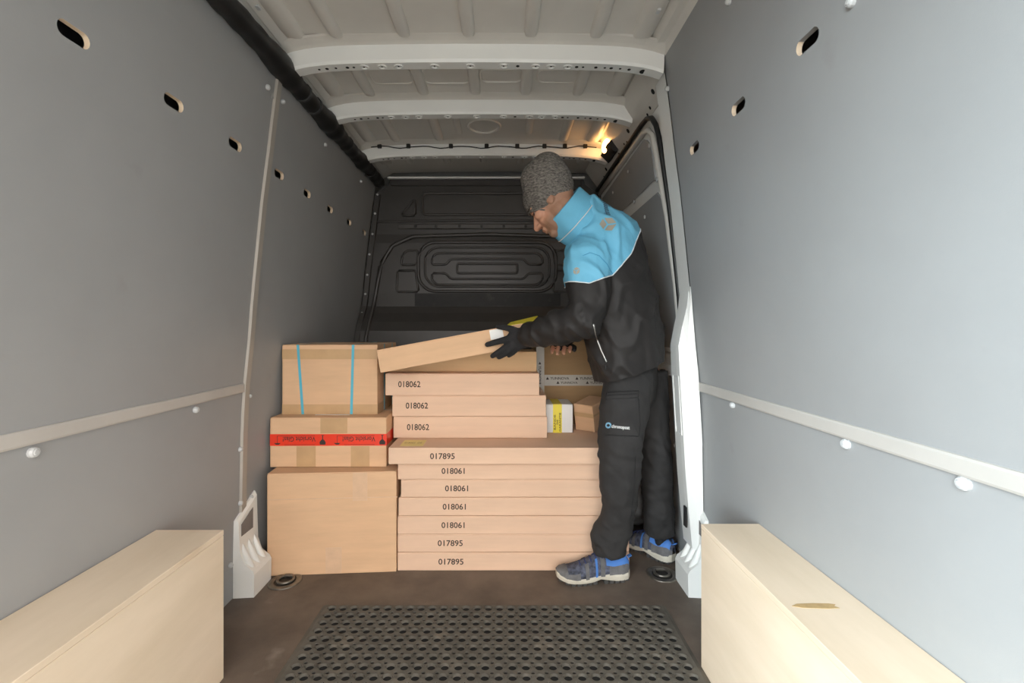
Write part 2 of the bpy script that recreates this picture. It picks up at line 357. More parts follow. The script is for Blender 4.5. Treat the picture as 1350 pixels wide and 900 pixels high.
# ------------------------------------------------------------ right side: pillar, cantrail, sliding door
def sheet(fx, off, ys, zs): return MB().strip([[(fx(z)+off, y, z) for z in zs] for y in ys])
pil = sheet(xr, -.006, (1.758, 1.775, 1.83, 1.862), [0,.3,.6,.8,.967,1.15,1.321,1.52,1.704,1.86,1.985,2.06]).build('pillar', M_WHITE, smooth=False)
tag(pil, 'white painted door pillar beside the right lining', kind='structure')
sheet(xr, -.005, (1.862, 1.868), [0,.3,.6,.8,.967,1.15,1.321,1.52,1.704,1.86]).build('pillar_edge', M_WHITE, pil)
cv = MB()                                                  # lower pillar cover, swelling towards the cargo space
rows = []
for z, d in ((.16,.040),(.30,.052),(.45,.062),(.60,.068),(.85,.068),(.95,.062),(1.03,.04),(1.10,.018),(1.18,.003)):
    X = xr(z); rows.append([(X-.004, 1.752, z), (X-d*.55, 1.757, z), (X-d, 1.772, z), (X-d*1.02, 1.80, z), (X-d, 1.86, z), (X+.01, 1.885, z)])
cv.strip(rows).build('pillar_cover', M_WHITE, pil)
MB().tube([(xr(z)-.0685, y_, z) for y_, z in ((1.785,.60),(1.845,.60),(1.845,.83),(1.785,.83))], .003, 6, closed=True).build('cover_inset', M_WHITE, pil)
MB().bbox(.71, .716, 1.775, 1.80, .24, .32, .002).build('hole', M_HOLE, pil)
ct = MB().strip([[(x, y, z) for x, z in ((.56,2.10),(.585,2.06),(.605,2.03),(.632,1.995),(.652,1.962),(.70,1.955))] for y in (1.80, 2.2, 2.6, 3.12)]).build('cantrail', M_ROOF, pil)
for y, t, r in ((1.90,.35,.012),(1.99,.7,.008),(2.04,.8,.008),(2.28,.35,.012),(2.36,.7,.008),(2.40,.6,.006),(2.52,.7,.009),(2.80,.5,.012),(2.9,.7,.008)):
    c = Vector((.605+.05*t, y, 2.03-.07*t)); n = Vector((-.83, 0, -.56)); MB().disc(c, n, r, .001, 8).build('hole', M_HOLE, pil)
door = sheet(xr, .022, (1.84, 1.9, 2.4, 3.1), [0,.3,.6,.775,.967,1.15,1.321,1.52,1.704,1.86,1.97]).build('door_1', M_WHITE)
tag(door, 'closed sliding side door with grey lining panels', kind='structure')
def door_pt(y, z, off): return (xr(z)+.022-off, y, z)
def door_panel(name, poly, off, m):                        # polygon in (y, z), filled by rows so that it follows the curve
    zs = sorted(set([z for _, z in poly])); z0, z1 = zs[0], zs[-1]; rows = []
    for i in range(13):
        z = z0+(z1-z0)*i/12; hit = []
        for (a, b), (c, d) in zip(poly, poly[1:]+poly[:1]):
            if (b-z)*(d-z) <= 0 and b != d: hit.append(a+(c-a)*(z-b)/(d-b))
        rows.append((z, min(hit), max(hit)))
    mb = MB().strip([[door_pt(a, z, 0), door_pt(a, z, off), door_pt(b, z, off), door_pt(b, z, 0)] for z, a, b in rows])
    return mb.build(name, m, door)
door_panel('lining_panel', [(2.06,1.69),(3.05,1.69),(3.05,1.895),(2.14,1.905),(2.09,1.88),(2.06,1.80)], .006, M_PANEL)
door_panel('lining_panel', [(1.965,.93),(3.05,.93),(3.05,1.63),(2.05,1.63),(2.0,1.58),(1.975,1.4)], .006, M_PANEL)
door_panel('lining_panel', [(1.90,.03),(3.05,.03),(3.05,.80),(1.90,.80)], .010, M_PANEL)
MB().strip([[(.76,1.9,.80),(.76,3.05,.80)],[(.722,1.9,.815),(.722,3.05,.815)],[(.715,1.9,.86),(.715,3.05,.86)],[(.735,1.9,.905),(.735,3.05,.905)],[(.78,1.9,.91),(.78,3.05,.91)]]).build('door_ledge', M_ROOF, door)
sp = [(3.1,1.955),(2.6,1.955),(2.10,1.955),(2.02,1.948),(1.965,1.925),(1.93,1.88),(1.912,1.82),(1.90,1.7),(1.892,1.5),(1.886,1.2),(1.88,.9),(1.878,.5),(1.876,.1)]
MB().tube([door_pt(y, z, .022) for y, z in sp], .011, 8).build('rubber_seal', M_BLACK, door, smooth=True)
fr = [(3.08,1.925),(2.6,1.925),(2.11,1.925),(2.05,1.91),(2.01,1.87),(1.985,1.75),(1.955,1.5),(1.935,1.2),(1.93,.95)]
MB().tube([door_pt(y, z, .012) for y, z in fr], .013, 8).build('door_frame_bead', M_ROOF, door, smooth=True)
for px, py in ((856,187),(828,222),(866,233),(836,262),(850,283),(808,250),(892,505),(890,590),(890,690)):
    p = wall_pt(px, py, 1); MB().disc((p.x+.014, p.y*1.02, p.z), (-1,0,0), .009, .005, 10).build('bolt_cap', M_BOLT, door)
# moulded foot covers at both pillars
def foot_cover(name, label, side):
    s = 1 if side < 0 else -1; X = -1.02 if side < 0 else .774; t = thing(name, label, 'cover', (X, 1.80, 0), 'white pillar foot covers')
    rows = []
    for y in (1.715, 1.722, 1.78, 1.83, 1.85, 1.856):
        e = .0 if y in (1.715, 1.856) else .85
        top = .29+(y-1.715)*.5
        rows.append([(X, y, 0), (X+s*.088*e, y, 0), (X+s*.090*e, y, .085), (X+s*.082*e, y, .10), (X+s*.045*e, y, .125), (X+s*.026*e, y, .17), (X+s*.020*e, y, top-.015), (X+s*.012*e, y, top), (X, y, top)])
    MB().strip(rows).build('body', M_WHITE, t)
    for y in (1.745, 1.785, 1.825): MB().loft([(X+s*.052, y, .10), (X+s*.030, y, .15), (X+s*.018, y, .19)], [.015, .012, .005], (0,1,0), 10).build('rib', M_WHITE, t, smooth=True)
    MB().prism([(X+s*.0195, 1.735, .225), (X+s*.0195, 1.815, .225), (X+s*.0195, 1.815, .305), (X+s*.0195, 1.735, .27)], (s*.0015, 0, 0)).build('opening', mat('cover_opening_'+('a' if s > 0 else 'b'), (.22,.20,.19), .7), t)
    return t
foot_cover('pillar_foot_cover', 'white moulded foot cover on the left wall beside the big carton', -1)
foot_cover('pillar_foot_cover', 'white moulded foot cover on the right pillar behind the plywood box', 1)
# lamp
lamp = thing('cargo_lamp', 'glowing warm cargo lamp at the roof edge above the sliding door', 'lamp', (.60, 2.60, 2.03))
LM = Matrix.Translation((.603, 2.58, 2.035)) @ Matrix.Rotation(.55, 4, 'Y')
def lm(v): return LM @ Vector(v)
MB().tube([lm((.012,-.085,0)), lm((.012,.085,0))], .046, 4, ref=(0,0,1)).build('housing', M_BLACK, lamp)
ml = bpy.data.materials.new('lamp_glow'); ml.use_nodes = True; e = ml.node_tree.nodes['Principled BSDF']; e.inputs['Base Color'].default_value = (1,.8,.5,1)
e.inputs['Emission Color'].default_value = (1,.50,.16,1); e.inputs['Emission Strength'].default_value = 18
MB().ball(lm((-.028,0,0)), (.020,.062,.034)).build('lens', ml, lamp, smooth=True)
# ------------------------------------------------------------ bulkhead
YB = 3.12
def bz(py): return CAMZ-(py-CY)*YB/F
def bx(px): return (px-CX)*YB/F
bprof = [(0,2.99),(.90,2.99),(1.00,3.0),(1.06,3.03),(1.12,3.075),(1.166,3.10),(1.25,3.108),(1.60,3.112),(1.66,3.12),(2.05,3.12)]
def yb(z): return lerp(bprof, z)
bul = MB(); rows = []
for z in (0,.5,.90,.95,1.00,1.03,1.06,1.09,1.12,1.145,1.166,1.25,1.40,1.60,1.66,1.75,1.85,1.93): rows.append([(xl(z)+.004, yb(z), z), (-.1225, yb(z), z), (xr(z)+.015, yb(z), z)])
rows.append([(-.79, 3.12, 2.0), (-.1225, 3.12, 2.0), (.56, 3.12, 2.0)]); rows.append([(-.775, 3.12, 2.06), (-.1225, 3.12, 2.06), (.54, 3.12, 2.06)])
bul.strip(rows); bul = bul.build('wall_front', M_BULK); tag(bul, 'dark moulded plastic bulkhead behind the cab', kind='structure')
def ridge(name, pts, r=.009, closed=True, m=M_BULK):
    P = []
    for (a, b_), (c, d_) in zip(pts, pts[1:]+(pts[:1] if closed else [])):
        L_ = math.hypot(c-a, d_-b_); f = min(.3, .010/max(L_, .001)) if L_ > .03 else 0
        P += [(a, b_)] if not f else [(a+(c-a)*f, b_+(d_-b_)*f), (a+(c-a)*.5, b_+(d_-b_)*.5), (c-(c-a)*f, d_-(d_-b_)*f)]
    if not closed: P = [pts[0]]+P+[pts[-1]]
    pts = P
    return MB().tube([(x, yb(z)-r*.35, z) for x, z in pts], r, 8, closed=closed).build(name, m, bul, smooth=True)
CXB = -.1225
def mir(p): return [(2*CXB-x, z) for x, z in p]
ridge('raised_bead', rrect(-.122, 1.868, .435, .073, .03))
ridge('raised_bead', [(bx(546.6),bz(262)),(bx(548),bz(284)),(bx(529),bz(284))]); ridge('raised_bead', mir([(bx(546.6),bz(262)),(bx(548),bz(284)),(bx(529),bz(284))]))
ridge('seam_bead', [(-.90,1.745),(-.6,1.752),(-.1225,1.757),(.36,1.752),(.66,1.745)], .008, False)
MB().bbox(-.72, .475, 3.100, 3.125, 1.695, 1.728, .004).build('cross_bar', mat('cross_bar_plastic', (.075,.07,.065), .4), bul)
for x in (-.60,-.46,-.30,-.15,.0,.15,.30): MB().disc((x, 3.10, 1.711), (0,-1,0), .010, .004, 8).build('screw', M_BLACK, bul)
ridge('pan_edge', [(-.93,.6),(-.905,.95),(-.88,1.2),(-.84,1.45),(-.76,1.58),(-.62,1.645),(-.1225,1.66),(.375,1.645),(.515,1.58),(.595,1.45),(.635,1.2),(.66,.95),(.69,.6)], .014, False)
ridge('raised_bead', rrect(-.112, 1.436, .47, .168, .12, 8), .011)
ridge('raised_bead', rrect(-.112, 1.436, .425, .135, .10, 8), .008)
ridge('raised_bead', rrect(-.112, 1.425, .205, .032, .012), .008)
cshape = [(-.49,1.452),(-.49,1.50),(-.455,1.53),(.23,1.53),(.265,1.50),(.265,1.452),(.17,1.452),(.135,1.49),(-.36,1.49),(-.395,1.452)]
ridge('raised_bead', cshape, .008); ridge('raised_bead', [(x, 2*1.428-z-.012) for x, z in cshape], .008)
for q in ([(-.70,1.45),(-.69,1.52),(-.655,1.55),(-.585,1.55),(-.595,1.45)], [(-.73,1.265),(-.725,1.41),(-.60,1.41),(-.595,1.36),(-.58,1.265)]): ridge('raised_bead', q, .008); ridge('raised_bead', mir(q), .008)
MB().box(-.604, .385, 3.092, 3.104, 1.168, 1.254).build('tape_band', M_BULKD, bul)
ridge('seam_bead', [(-.95,.885),(.7,.885)], .008, False)
edge = MB().strip([[(xl(z)+a, yb(z)-b, z) for a, b in ((.006,.0),(.008,.014),(.040,.014),(.044,0))] for z in (.6,.9,1.06,1.166,1.25,1.45,1.66,1.85,1.93)]).build('edge_flange', M_BULK, bul)
for z in (1.93,1.80,1.66,1.52,1.38,1.25,1.12): MB().disc((xl(z)+.022, yb(z)-.014, z), (0,-1,0), .008, .004, 8).build('rivet', M_BOLT, bul)
for x in (-.70,-.60,-.46,-.33,-.19,-.05,.09,.23,.37): MB().disc((x, 3.118, 2.012), (0,-1,0), .008, .004, 8).build('rivet', M_BOLT, bul)
MB().bbox(-.77, .53, 3.105, 3.125, 1.99, 2.032, .004).build('header_flange', M_BULK, bul)

# ------------------------------------------------------------ wheel-arch boxes
def arch_box(label, x0, x1, y1, h, side):
    t = thing('wheel_arch_box', label, 'box', ((x0+x1)/2, .6, 0), 'plywood wheel arch boxes')
    xi = x1 if side < 0 else x0; s = 1 if side < 0 else -1
    MB().bbox(min(x0,x1)+.0, max(x0,x1), -.10, y1, h-.015, h, .0012).build('top_panel', M_PLY, t)
    MB().bbox(min(xi, xi-s*.015), max(xi, xi-s*.015), -.10, y1-.001, 0, h-.0155, .001).build('side_panel', M_PLY, t)
    MB().bbox(min(x0, x1)+(.003 if s > 0 else .0155), max(x0, x1)-(.0155 if s > 0 else .003), y1-.016, y1-.001, 0, h-.0155, .001).build('end_panel', M_PLY, t)
    return t
arch_box('plywood wheel arch box along the left wall', xl(.43)+.002, -.816, 1.3275, .4315, -1)
wb = arch_box('plywood wheel arch box with a brown stain along the right wall', .595, xr(.43)-.001, 1.372, .430, 1)
p = at(1075, 799, .59*F/(799-CY)); MB().prism([(p.x+a, p.y+b, .4302) for a, b in ((-.050,0),(-.035,.008),(0,.010),(.035,.009),(.047,.006),(.040,0),(.047,-.007),(.02,-.009),(-.03,-.006))], (0,0,.0006)).build('stain', M_STAIN, wb)
# ------------------------------------------------------------ rubber mat with ring holes
def rubber_mat():
    x0, x1, y1, p = -.640, .571, 1.668, .0413; nx = 30; p = (x1-x0)/nx; rowp = .0405; ny = 26
    mb = MB(); zt = .0058
    def rect_hole(cx, cy, hw, hh, r, n=16, ra=None):
        ra = ra or r; o = []; i = []; i0 = []
        for k in range(n):
            a = 2*PI*(k+.5)/n; c, s = math.cos(a), math.sin(a); q = min(hw/max(abs(c), 1e-6), hh/max(abs(s), 1e-6))
            o.append((cx+c*q, cy+s*q, zt)); i.append((cx+r*c, cy+ra*s, zt)); i0.append((cx+r*c, cy+ra*s, .001))
        # true corners
        mb.add(o+i+i0, [(k, (k+1) % n, n+(k+1) % n, n+k) for k in range(n)]+[(n+k, n+(k+1) % n, 2*n+(k+1) % n, 2*n+k) for k in range(n)])
        for sx, sy in ((1,1),(-1,1),(-1,-1),(1,-1)):
            best = [q for q in o if (q[0]-cx)*sx > 0 and (q[1]-cy)*sy > 0]
            ex = min(best, key=lambda q: abs(abs(q[0]-cx)-hw)+ (0 if abs(abs(q[0]-cx)-hw) < 1e-6 else 9)-abs(q[1]-cy)*.001); ey = min(best, key=lambda q: (0 if abs(abs(q[1]-cy)-hh) < 1e-6 else 9)-abs(q[0]-cx)*.001)
            mb.add([ex, (cx+sx*hw, cy+sy*hh, zt), ey], [(0,1,2)])
    def arc(cx, cy, r, a0, a1, t, h, n=12):
        rows = [[(cx+(r+d)*math.cos(a0+(a1-a0)*k/n), cy+(r+d)*math.sin(a0+(a1-a0)*k/n), zt+e) for d, e in ((-t,-.001),(-t*.4,h),(t*.4,h),(t,-.001))] for k in range(n+1)]
        mb.strip(rows)
    for j in range(ny):
        cy = y1-.012-rowp*(j+.5)
        for i in range(nx):
            cx = x0+p*(i+.5); rect_hole(cx, cy+.0072, p/2, rowp/2-.0072, .0125, 16, .0112)
            arc(cx, cy+.0062, .0140, -.15, PI+.15, .0012, .0022); arc(cx, cy+.0052, .0182, .1, PI-.1, .0012, .0022)
        for i in range(nx+1):                              # strip of small holes between the rows
            cx = x0+p*i; hw = p/2
            a, b = max(x0, cx-hw), min(x1, cx+hw)
            if b-a > p*.9: rect_hole(cx, cy-rowp/2+.0072, hw, .0072, .0066, 12, .0058)
            else: mb.add([(a, cy-rowp/2, zt), (b, cy-rowp/2, zt), (b, cy-rowp/2+.0144, zt), (a, cy-rowp/2+.0144, zt)], [(0,1,2,3)])
    yb0 = y1-.012-rowp*ny
    o = thing('rubber_mat', 'black rubber ring mat with rows of holes on the cargo floor', 'mat', (-.03, 1.1, 0))
    me = bpy.data.meshes.new('m'); me.from_pydata(mb.v, [], mb.f); link('ring_grid', me, M_RUB, o)
    MB().box(x0, x1, yb0, y1-.012, .0005, .0015).build('hole_shade', M_HOLE, o)  # added black sheet: paints the shade seen inside the mat's holes
    rim = MB()
    for a, b, c, d in ((x0-.022, x0, yb0, y1), (x1, x1+.022, yb0, y1), (x0, x1, y1-.012, y1+.006)):
        rim.add([(a,c,.001),(b,c,.001),(b,d,.001),(a,d,.001),(a+(.014 if b == x0 else 0),c,zt),(b-(.014 if a == x1 else 0),c,zt),(b-(.014 if a == x1 else 0),d-(.008 if a == x0 else 0),zt),(a+(.014 if b == x0 else 0),d-(.008 if a == x0 else 0),zt)],
                [(0,3,2,1),(4,5,6,7),(0,1,5,4),(1,2,6,5),(2,3,7,6),(3,0,4,7)])
    rim.build('bevelled_edge', M_RUB, o)
rubber_mat()
# lashing rings in the floor
for px, py, lab in ((873,757,'round steel lashing point in the floor beside the far shoe'), (376,766,'round lashing point in the floor under the big carton corner')):
    c = at(px, py, 1.02*F/(py-CY)); t = thing('lashing_point', lab, 'lashing point', (c.x, c.y, 0), 'floor lashing points')
    MB().tube([(c.x+.052*math.cos(k*PI/16), c.y+.052*math.sin(k*PI/16), .001) for k in range(32)], (.012,.004), 8, closed=True).build('flange', M_METAL, t, smooth=True)
    MB().disc((c.x, c.y, .0), (0,0,1), .042, .0015, 24).build('cup', mat('lashing_cup', (.03,.028,.025), .5) if px > 800 else bpy.data.materials['lashing_cup'], t)
    MB().tube([(c.x+.030*math.cos(k*PI/12), c.y+.030*math.sin(k*PI/12)+.004, .006) for k in range(24)], .005, 8, closed=True).build('ring', M_METAL, t, smooth=True)
    MB().bbox(c.x-.018, c.x+.018, c.y+.022, c.y+.038, .001, .012, .003).build('ring_holder', M_METAL, t)

# ------------------------------------------------------------ cartons
def frame(o, ang=0, tilt=0, pitch=0): return Matrix.Translation(o) @ Matrix.Rotation(ang, 4, 'Z') @ Matrix.Rotation(-tilt, 4, 'Y') @ Matrix.Rotation(pitch, 4, 'X')
def carton(label, o, wdt, dep, hgt, m, ang=0, tilt=0, pitch=0, group='cartons in the load', number=None, npos=None, nsize=(.10,.027), name='carton', seam=True, bulge=0):
    t = thing(name, label, 'carton', group=group, M=frame(o, ang, tilt, pitch))
    b = MB(); bm = bmesh.new(); bmesh.ops.create_grid(bm, x_segments=1, y_segments=1, size=1); bm.free()
    b.bbox(0, wdt, 0, dep, 0, hgt-.004, .0028, 2); b.build('body', m, t)
    if seam:                                               # two closing flaps with the joint between them
        j = dep*.5
        MB().bbox(.001, wdt-.001, .0005, j-.0015, hgt-.0045, hgt, .0012).build('flap', m, t); MB().bbox(.001, wdt-.001, j+.0015, dep-.0005, hgt-.0045, hgt, .0012).build('flap', m, t)
        MB().bbox(-.0006, wdt+.0006, j-.024, j+.024, hgt-.0002, hgt+.0006, .0002).build('tape', M_TAPEC, t)
    if number:
        mb = MB(); x, z = npos; text_on(mb, number, lambda u, v: (x+u*nsize[0], -.0007, z+v*nsize[1])); mb.build('printed_number', M_INK, t)
    return t
def patch(t, x0, x1, z0, z1, m, name='tape', d=.0006): return MB().box(x0, x1, -d, .0002, z0, z1).build(name, m, t)
# lower stack of long flat cartons, bottom to top: y of bottom edge, y of top edge, left px, number, number px
Yf = 1.9125; k = Yf/F
low = [(751.5,727.4,524,'017895',(578,611),'bottom long flat carton numbered 017895 resting on the floor'),
       (727.4,703.4,524,'017895',(577,610),'long flat carton numbered 017895, second from the floor'),
       (703.4,679.4,524,'018061',(582,612.5),'long flat carton numbered 018061, third from the floor'),
       (679.4,655.4,525,'018061',(583.5,614),'long flat carton numbered 018061, fourth from the floor'),
       (655.4,631.8,528,'018061',(586.5,617),'long flat carton numbered 018061, fifth from the floor, set in slightly'),
       (631.8,608.8,524,'018061',(582,612.5),'long flat carton numbered 018061 just under the wide 017895 carton')]
z = 0.0
for i, (yb_, yt_, lp, num, npx, lab) in enumerate(low):
    h = (yb_-yt_)*k-.0008; X = (lp-CX)*k; dy = (.0, .002, .001, .003, .006, .004)[i]
    wid = .975 if i < 2 else .90
    carton(lab, (X, Yf+dy, z), wid, .42, h, M_CARD2, ang=(0,.002,-.001,.001,.003,0)[i], group='long flat cartons in the lower stack', number=num, npos=((npx[0]-lp)*k, h*.5-.0125), nsize=((npx[1]-npx[0])*k, .025))
    z += h+.0008
Y7 = 1.885; h7 = .068; X7 = (512-CX)*Y7/F
c7 = carton('wide flat carton numbered 017895 with a yellow sticker, on top of the lower stack', (X7, Y7, z), .96, .47, h7, M_CARD2, group='long flat cartons in the lower stack', number='017895', npos=((567-512)*Y7/F, h7*.5-.0125), nsize=(.102, .025), seam=False)
MB().box(.001, .959, .001, .469, h7-.0045, h7).build('flap', M_CARD2, c7)
MB().box(.04, .137, .03, .13, h7-.0002, h7+.0006).build('sticker', M_YELP, c7)
mb = MB(); text_on(mb, '018062  DE', lambda u, v: (.05+u*.075, .07+v*.022, h7+.0009)); mb.build('sticker_print', mat('faded_print', (.45,.36,.15), .8), c7)
z7 = z+h7+.0008
# upper stack
Yu = 2.05; ku = Yu/F; zz = z7
up = [(575,546.6,518.5,721.5,(536.5,566),'flat carton numbered 018062 lying on the wide 017895 carton',2.05,M_CARD2),
      (546.6,518.6,517,720,(535,565),'flat carton numbered 018062, middle of the upper three',2.052,M_CARD2),
      (518.6,489.5,508,711,(525,554),'flat carton numbered 018062, topmost numbered one, shifted left',2.045,M_CARD2),
      (487.5,461,505,707.5,None,'plain flat carton under the carton being lifted',2.125,M_CARD3)]
for i, (a, b, l, r, npx, lab, Yc, m) in enumerate(up):
    kk = Yc/F; h = (a-b)*kk-.0008
    carton(lab, ((l-CX)*kk, Yc, zz), (r-l)*kk, .30 if i < 3 else .24, h, m, ang=(0,.003,-.004,0)[i], group='flat cartons in the upper stack', number='018062' if npx else None, npos=((npx[0]-l)*kk, h*.52-.0145) if npx else None, nsize=(.10,.028))
    zz += h+.0008
ztopC = z7
# the carton being lifted
LIFT_T = math.radians(10.4); ol = at(501.5, 491.5, 1.885)
ol.z = max(ol.z, .832)
cl_ = carton('long carton held tilted in the worker\'s gloved hands', ol, .79, .215, .096, M_CARD, tilt=LIFT_T, group='cartons in the load', seam=False)
MB().bbox(.001, .789, .001, .214, .0915, .096, .001).build('flap', M_CARD, cl_)
MB().prism([(.545, .03, .0962), (.60, .02, .0962), (.70, .03, .0962), (.69, .11, .116), (.57, .11, .110)], (0, -.0003, .001)).build('label_tape', M_YEL, cl_)
patch(cl_, .475, .53, .052, .092, M_PAPER, 'address_label')
# left stack
A = at(352, 759.5, 1.869); A.z = 0; ang = math.atan2(1.905-1.869, .54)
big = carton('large plain brown carton on the floor, bottom of the left stack', A, .524, .42, .421, M_CARD, ang=ang, group='cartons in the left stack')
patch(big, .345, .405, .30, .418, M_TAPEC); patch(big, .235, .300, .004, .11, M_TAPEC)
MB().box(.002, .53, -.0012, .0002, .312, .3155).build('crease', M_CARDD if False else M_TAPEC, big)
B = at(356, 617, 1.95); B.z = .4225; 
mid = carton('brown carton with red Vorsicht Glas warning tape, middle of the left stack', B, .497, .36, .2125, M_CARD, ang=.012, group='cartons in the left stack')
rt = MB().box(0, .4975, -.0012, .0002, .092, .142); rt.box(.4968, .4982, 0, .36, .092, .142)
rt = rt.build('warning_tape', M_RED, mid)
for a, b, c, d in ((.113,.195,0,.09),(.345,.425,0,.09),(.215,.33,.144,.2115)): patch(mid, a, b, c+.001, d, M_TAPE)
for x in (.05, .305):                                      # upside-down print
    mb = MB(); text_on(mb, 'Vorsicht Glas!', lambda u, v: (x+.145-u*.14, -.0018, .131-v*.021)); mb.build('warning_text', M_INK, rt)
    g = MB(); gx = x+.175                                    # wine glass, upside down
    g.prism([(gx-.012,-.0018,.097),(gx+.012,-.0018,.097),(gx+.013,-.0018,.108),(gx+.006,-.0018,.117),(gx+.002,-.0018,.119),(gx+.002,-.0018,.135),(gx+.008,-.0018,.138),(gx-.008,-.0018,.138),(gx-.002,-.0018,.135),(gx-.002,-.0018,.119),(gx-.006,-.0018,.117),(gx-.013,-.0018,.108)], (0,.0004,0))
    g.build('glass_symbol', M_INK, rt)
    g = MB(); gx = x-.018                                    # umbrella, upside down
    g.prism([(gx-.014,-.0018,.104),(gx+.014,-.0018,.104),(gx+.006,-.0018,.097),(gx-.006,-.0018,.097)], (0,.0004,0)); g.box(gx-.001, gx+.001, -.0018, -.0014, .104, .135); g.box(gx, gx+.16, -.0018, -.0014, .1345, .136); g.box(gx+.03, gx+.16, -.0018, -.0014, .096, .0972)
    g.build('umbrella_symbol', M_INK, rt)
Cc = at(372, 548, 2.02); Cc.z = .4225+.2125+.0008
top = carton('brown carton tied with two blue straps, top of the left stack', Cc, .422, .36, .309, M_CARD, ang=.004, group='cartons in the left stack')
patch(top, .0, .422, .245, .289, M_TAPE); patch(top, .0, .422, .0, .045, M_TAPE)
MB().box(.4219, .4226, 0, .36, .245, .289).build('tape', M_TAPE, top); MB().box(.4219, .4226, 0, .36, 0, .045).build('tape', M_TAPE, top)
def strap(xa, xb):
    mb = MB(); w_ = .0058; rows = []
    for (x, y, z) in ((xa,-.0016,.309),(xb,-.0016,.001)): rows.append([(x-w_, y, z), (x+w_, y, z)])
    mb.strip(rows); mb.strip([[(xa-w_, -.0016, .3105), (xa+w_, -.0016, .3105)], [(xa-w_, .361, .3105), (xa+w_, .361, .3105)]]); mb.strip([[(xa-w_, .3615, .3105), (xa+w_, .3615, .3105)], [(xa-w_, .3615, .001), (xa+w_, .3615, .001)]])
    mb.build('strap', M_BLUE, top)
strap(.070, .092); strap(.315, .307)
for y_ in (.12, .27): MB().box(.4223, .4233, y_-.005, y_+.005, 0, .309).build('strap', M_BLUE, top)
MB().box(.15, .30, -.012, .05, -.0006, .0001).build('paper_slip', M_PAPER, top)
# things behind the upper stack
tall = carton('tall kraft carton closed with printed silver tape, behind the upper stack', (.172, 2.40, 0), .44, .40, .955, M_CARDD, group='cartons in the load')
def silver(t, x0, x1, z0, z1, vert):
    o = patch(t, x0, x1, z0, z1, M_SILV, 'printed_tape', .0012); mb = MB()
    if not vert:
        x = x0+.03
        while x < x1-.10:
            for dx, dz, w2, h2 in ((0, .032, .100, .014), (.055, .010, .090, .012)):
                text_on(MB(), 'YUNNOVA', lambda u, v: (x+dx+u*w2, -.0018, z0+dz+v*h2)).build('tape_print', M_INK, o)
                MB().prism([(x+dx-.022,-.0018,z0+dz),(x+dx-.006,-.0018,z0+dz),(x+dx-.014,-.0018,z0+dz+.015)], (0,.0003,0)).build('tape_mark', M_INK, o)
            x += .155
    else:
        zc = z0+.02
        while zc < z1-.11:
            text_on(MB(), 'YUNNOVA', lambda u, v: (x0+.012+v*.014, -.0018, zc+.1-u*.10)).build('tape_print', M_INK, o); MB().prism([(x0+.012,-.0018,zc+.108),(x0+.026,-.0018,zc+.108),(x0+.019,-.0018,zc+.122)], (0,.0003,0)).build('tape_mark', M_INK, o); zc += .15
silver(tall, .043, .44, .715, .772, False); silver(tall, .0, .042, .40, .93, True)
wp = carton('small white parcel with yellow security tape beside the numbered cartons', (.2005, 2.155, z7), .127, .16, .134, M_PAPER, group='cartons in the load', seam=False, name='parcel')
MB().bbox(.001, .126, .001, .159, .1295, .134, .001).build('lid', M_PAPER, wp)
yt = MB().box(.033, .075, -.0012, .0002, 0, .134); yt.box(.033, .075, 0, .16, .1338, .1348); yt = yt.build('security_tape', M_YEL, wp)
mb = MB()
for word, xx, z0, z1 in (('BANDE', .046, .014, .085), ('DE', .058, .04, .062), ('GARANTIE', .0705, .006, .095)): text_on(mb, word, lambda u, v: (xx-v*.0085, -.0018, z0+u*(z1-z0)))
mb.build('tape_text', M_INK, yt)
bp_ = carton('brown parcel tilted on its edge behind the worker\'s leg', (.352, 2.19, z7+.006), .15, .105, .130, M_CARD, ang=.10, tilt=-.02, pitch=-.0, group='cartons in the load', name='parcel', seam=False)
MB().bbox(.001, .149, .001, .104, .1255, .130, .001).build('flap', M_CARD, bp_)
patch(bp_, .0, .15, .075, .085, M_TAPE); MB().box(-.0008, .0002, 0, .105, .07, .09).build('tape', M_TAPE, bp_)
mb = MB()
for i_ in range(3): text_on(mb, 'A%dX' % (3+i_), lambda u, v: (.055+u*.035, -.0014, .012+i_*.014+v*.011))
mb.build('stamp', M_PURP, bp_)
RM = Matrix.Rotation(.85, 4, 'Z') @ Matrix.Rotation(-.16, 4, 'Y')
mzz = min((RM @ Vector(c)).z for c in ((0,0,0),(.15,0,0),(0,.105,0),(0,0,.13)))
bp_.matrix_world = Matrix.Translation((.430, 2.15, z7+.001-mzz)) @ RM
carton('narrow upright carton standing by the sliding door, its corner showing past the far leg', (.703, 2.165, 0), .055, .09, .566, M_CARD, ang=.08, group='cartons in the load')
bag = MB().ball((.69, 2.36, .10), (.055,.06,.10)).ball((.70,2.40,.17),(.04,.05,.06)).ball((.66,2.37,.05),(.06,.06,.05))
bg_ = fuse(bag, .008, 4)
for v in bg_.vertices: v.co += v.normal*.014*noise.noise(v.co*22)
mz = min(v.co.z for v in bg_.vertices)
for v in bg_.vertices: v.co.z -= mz
tag(link('plastic_bag', bg_, M_BAG, loc=(.69,2.36,0), smooth=True), 'crumpled grey plastic bag on the floor behind the worker', 'bag')

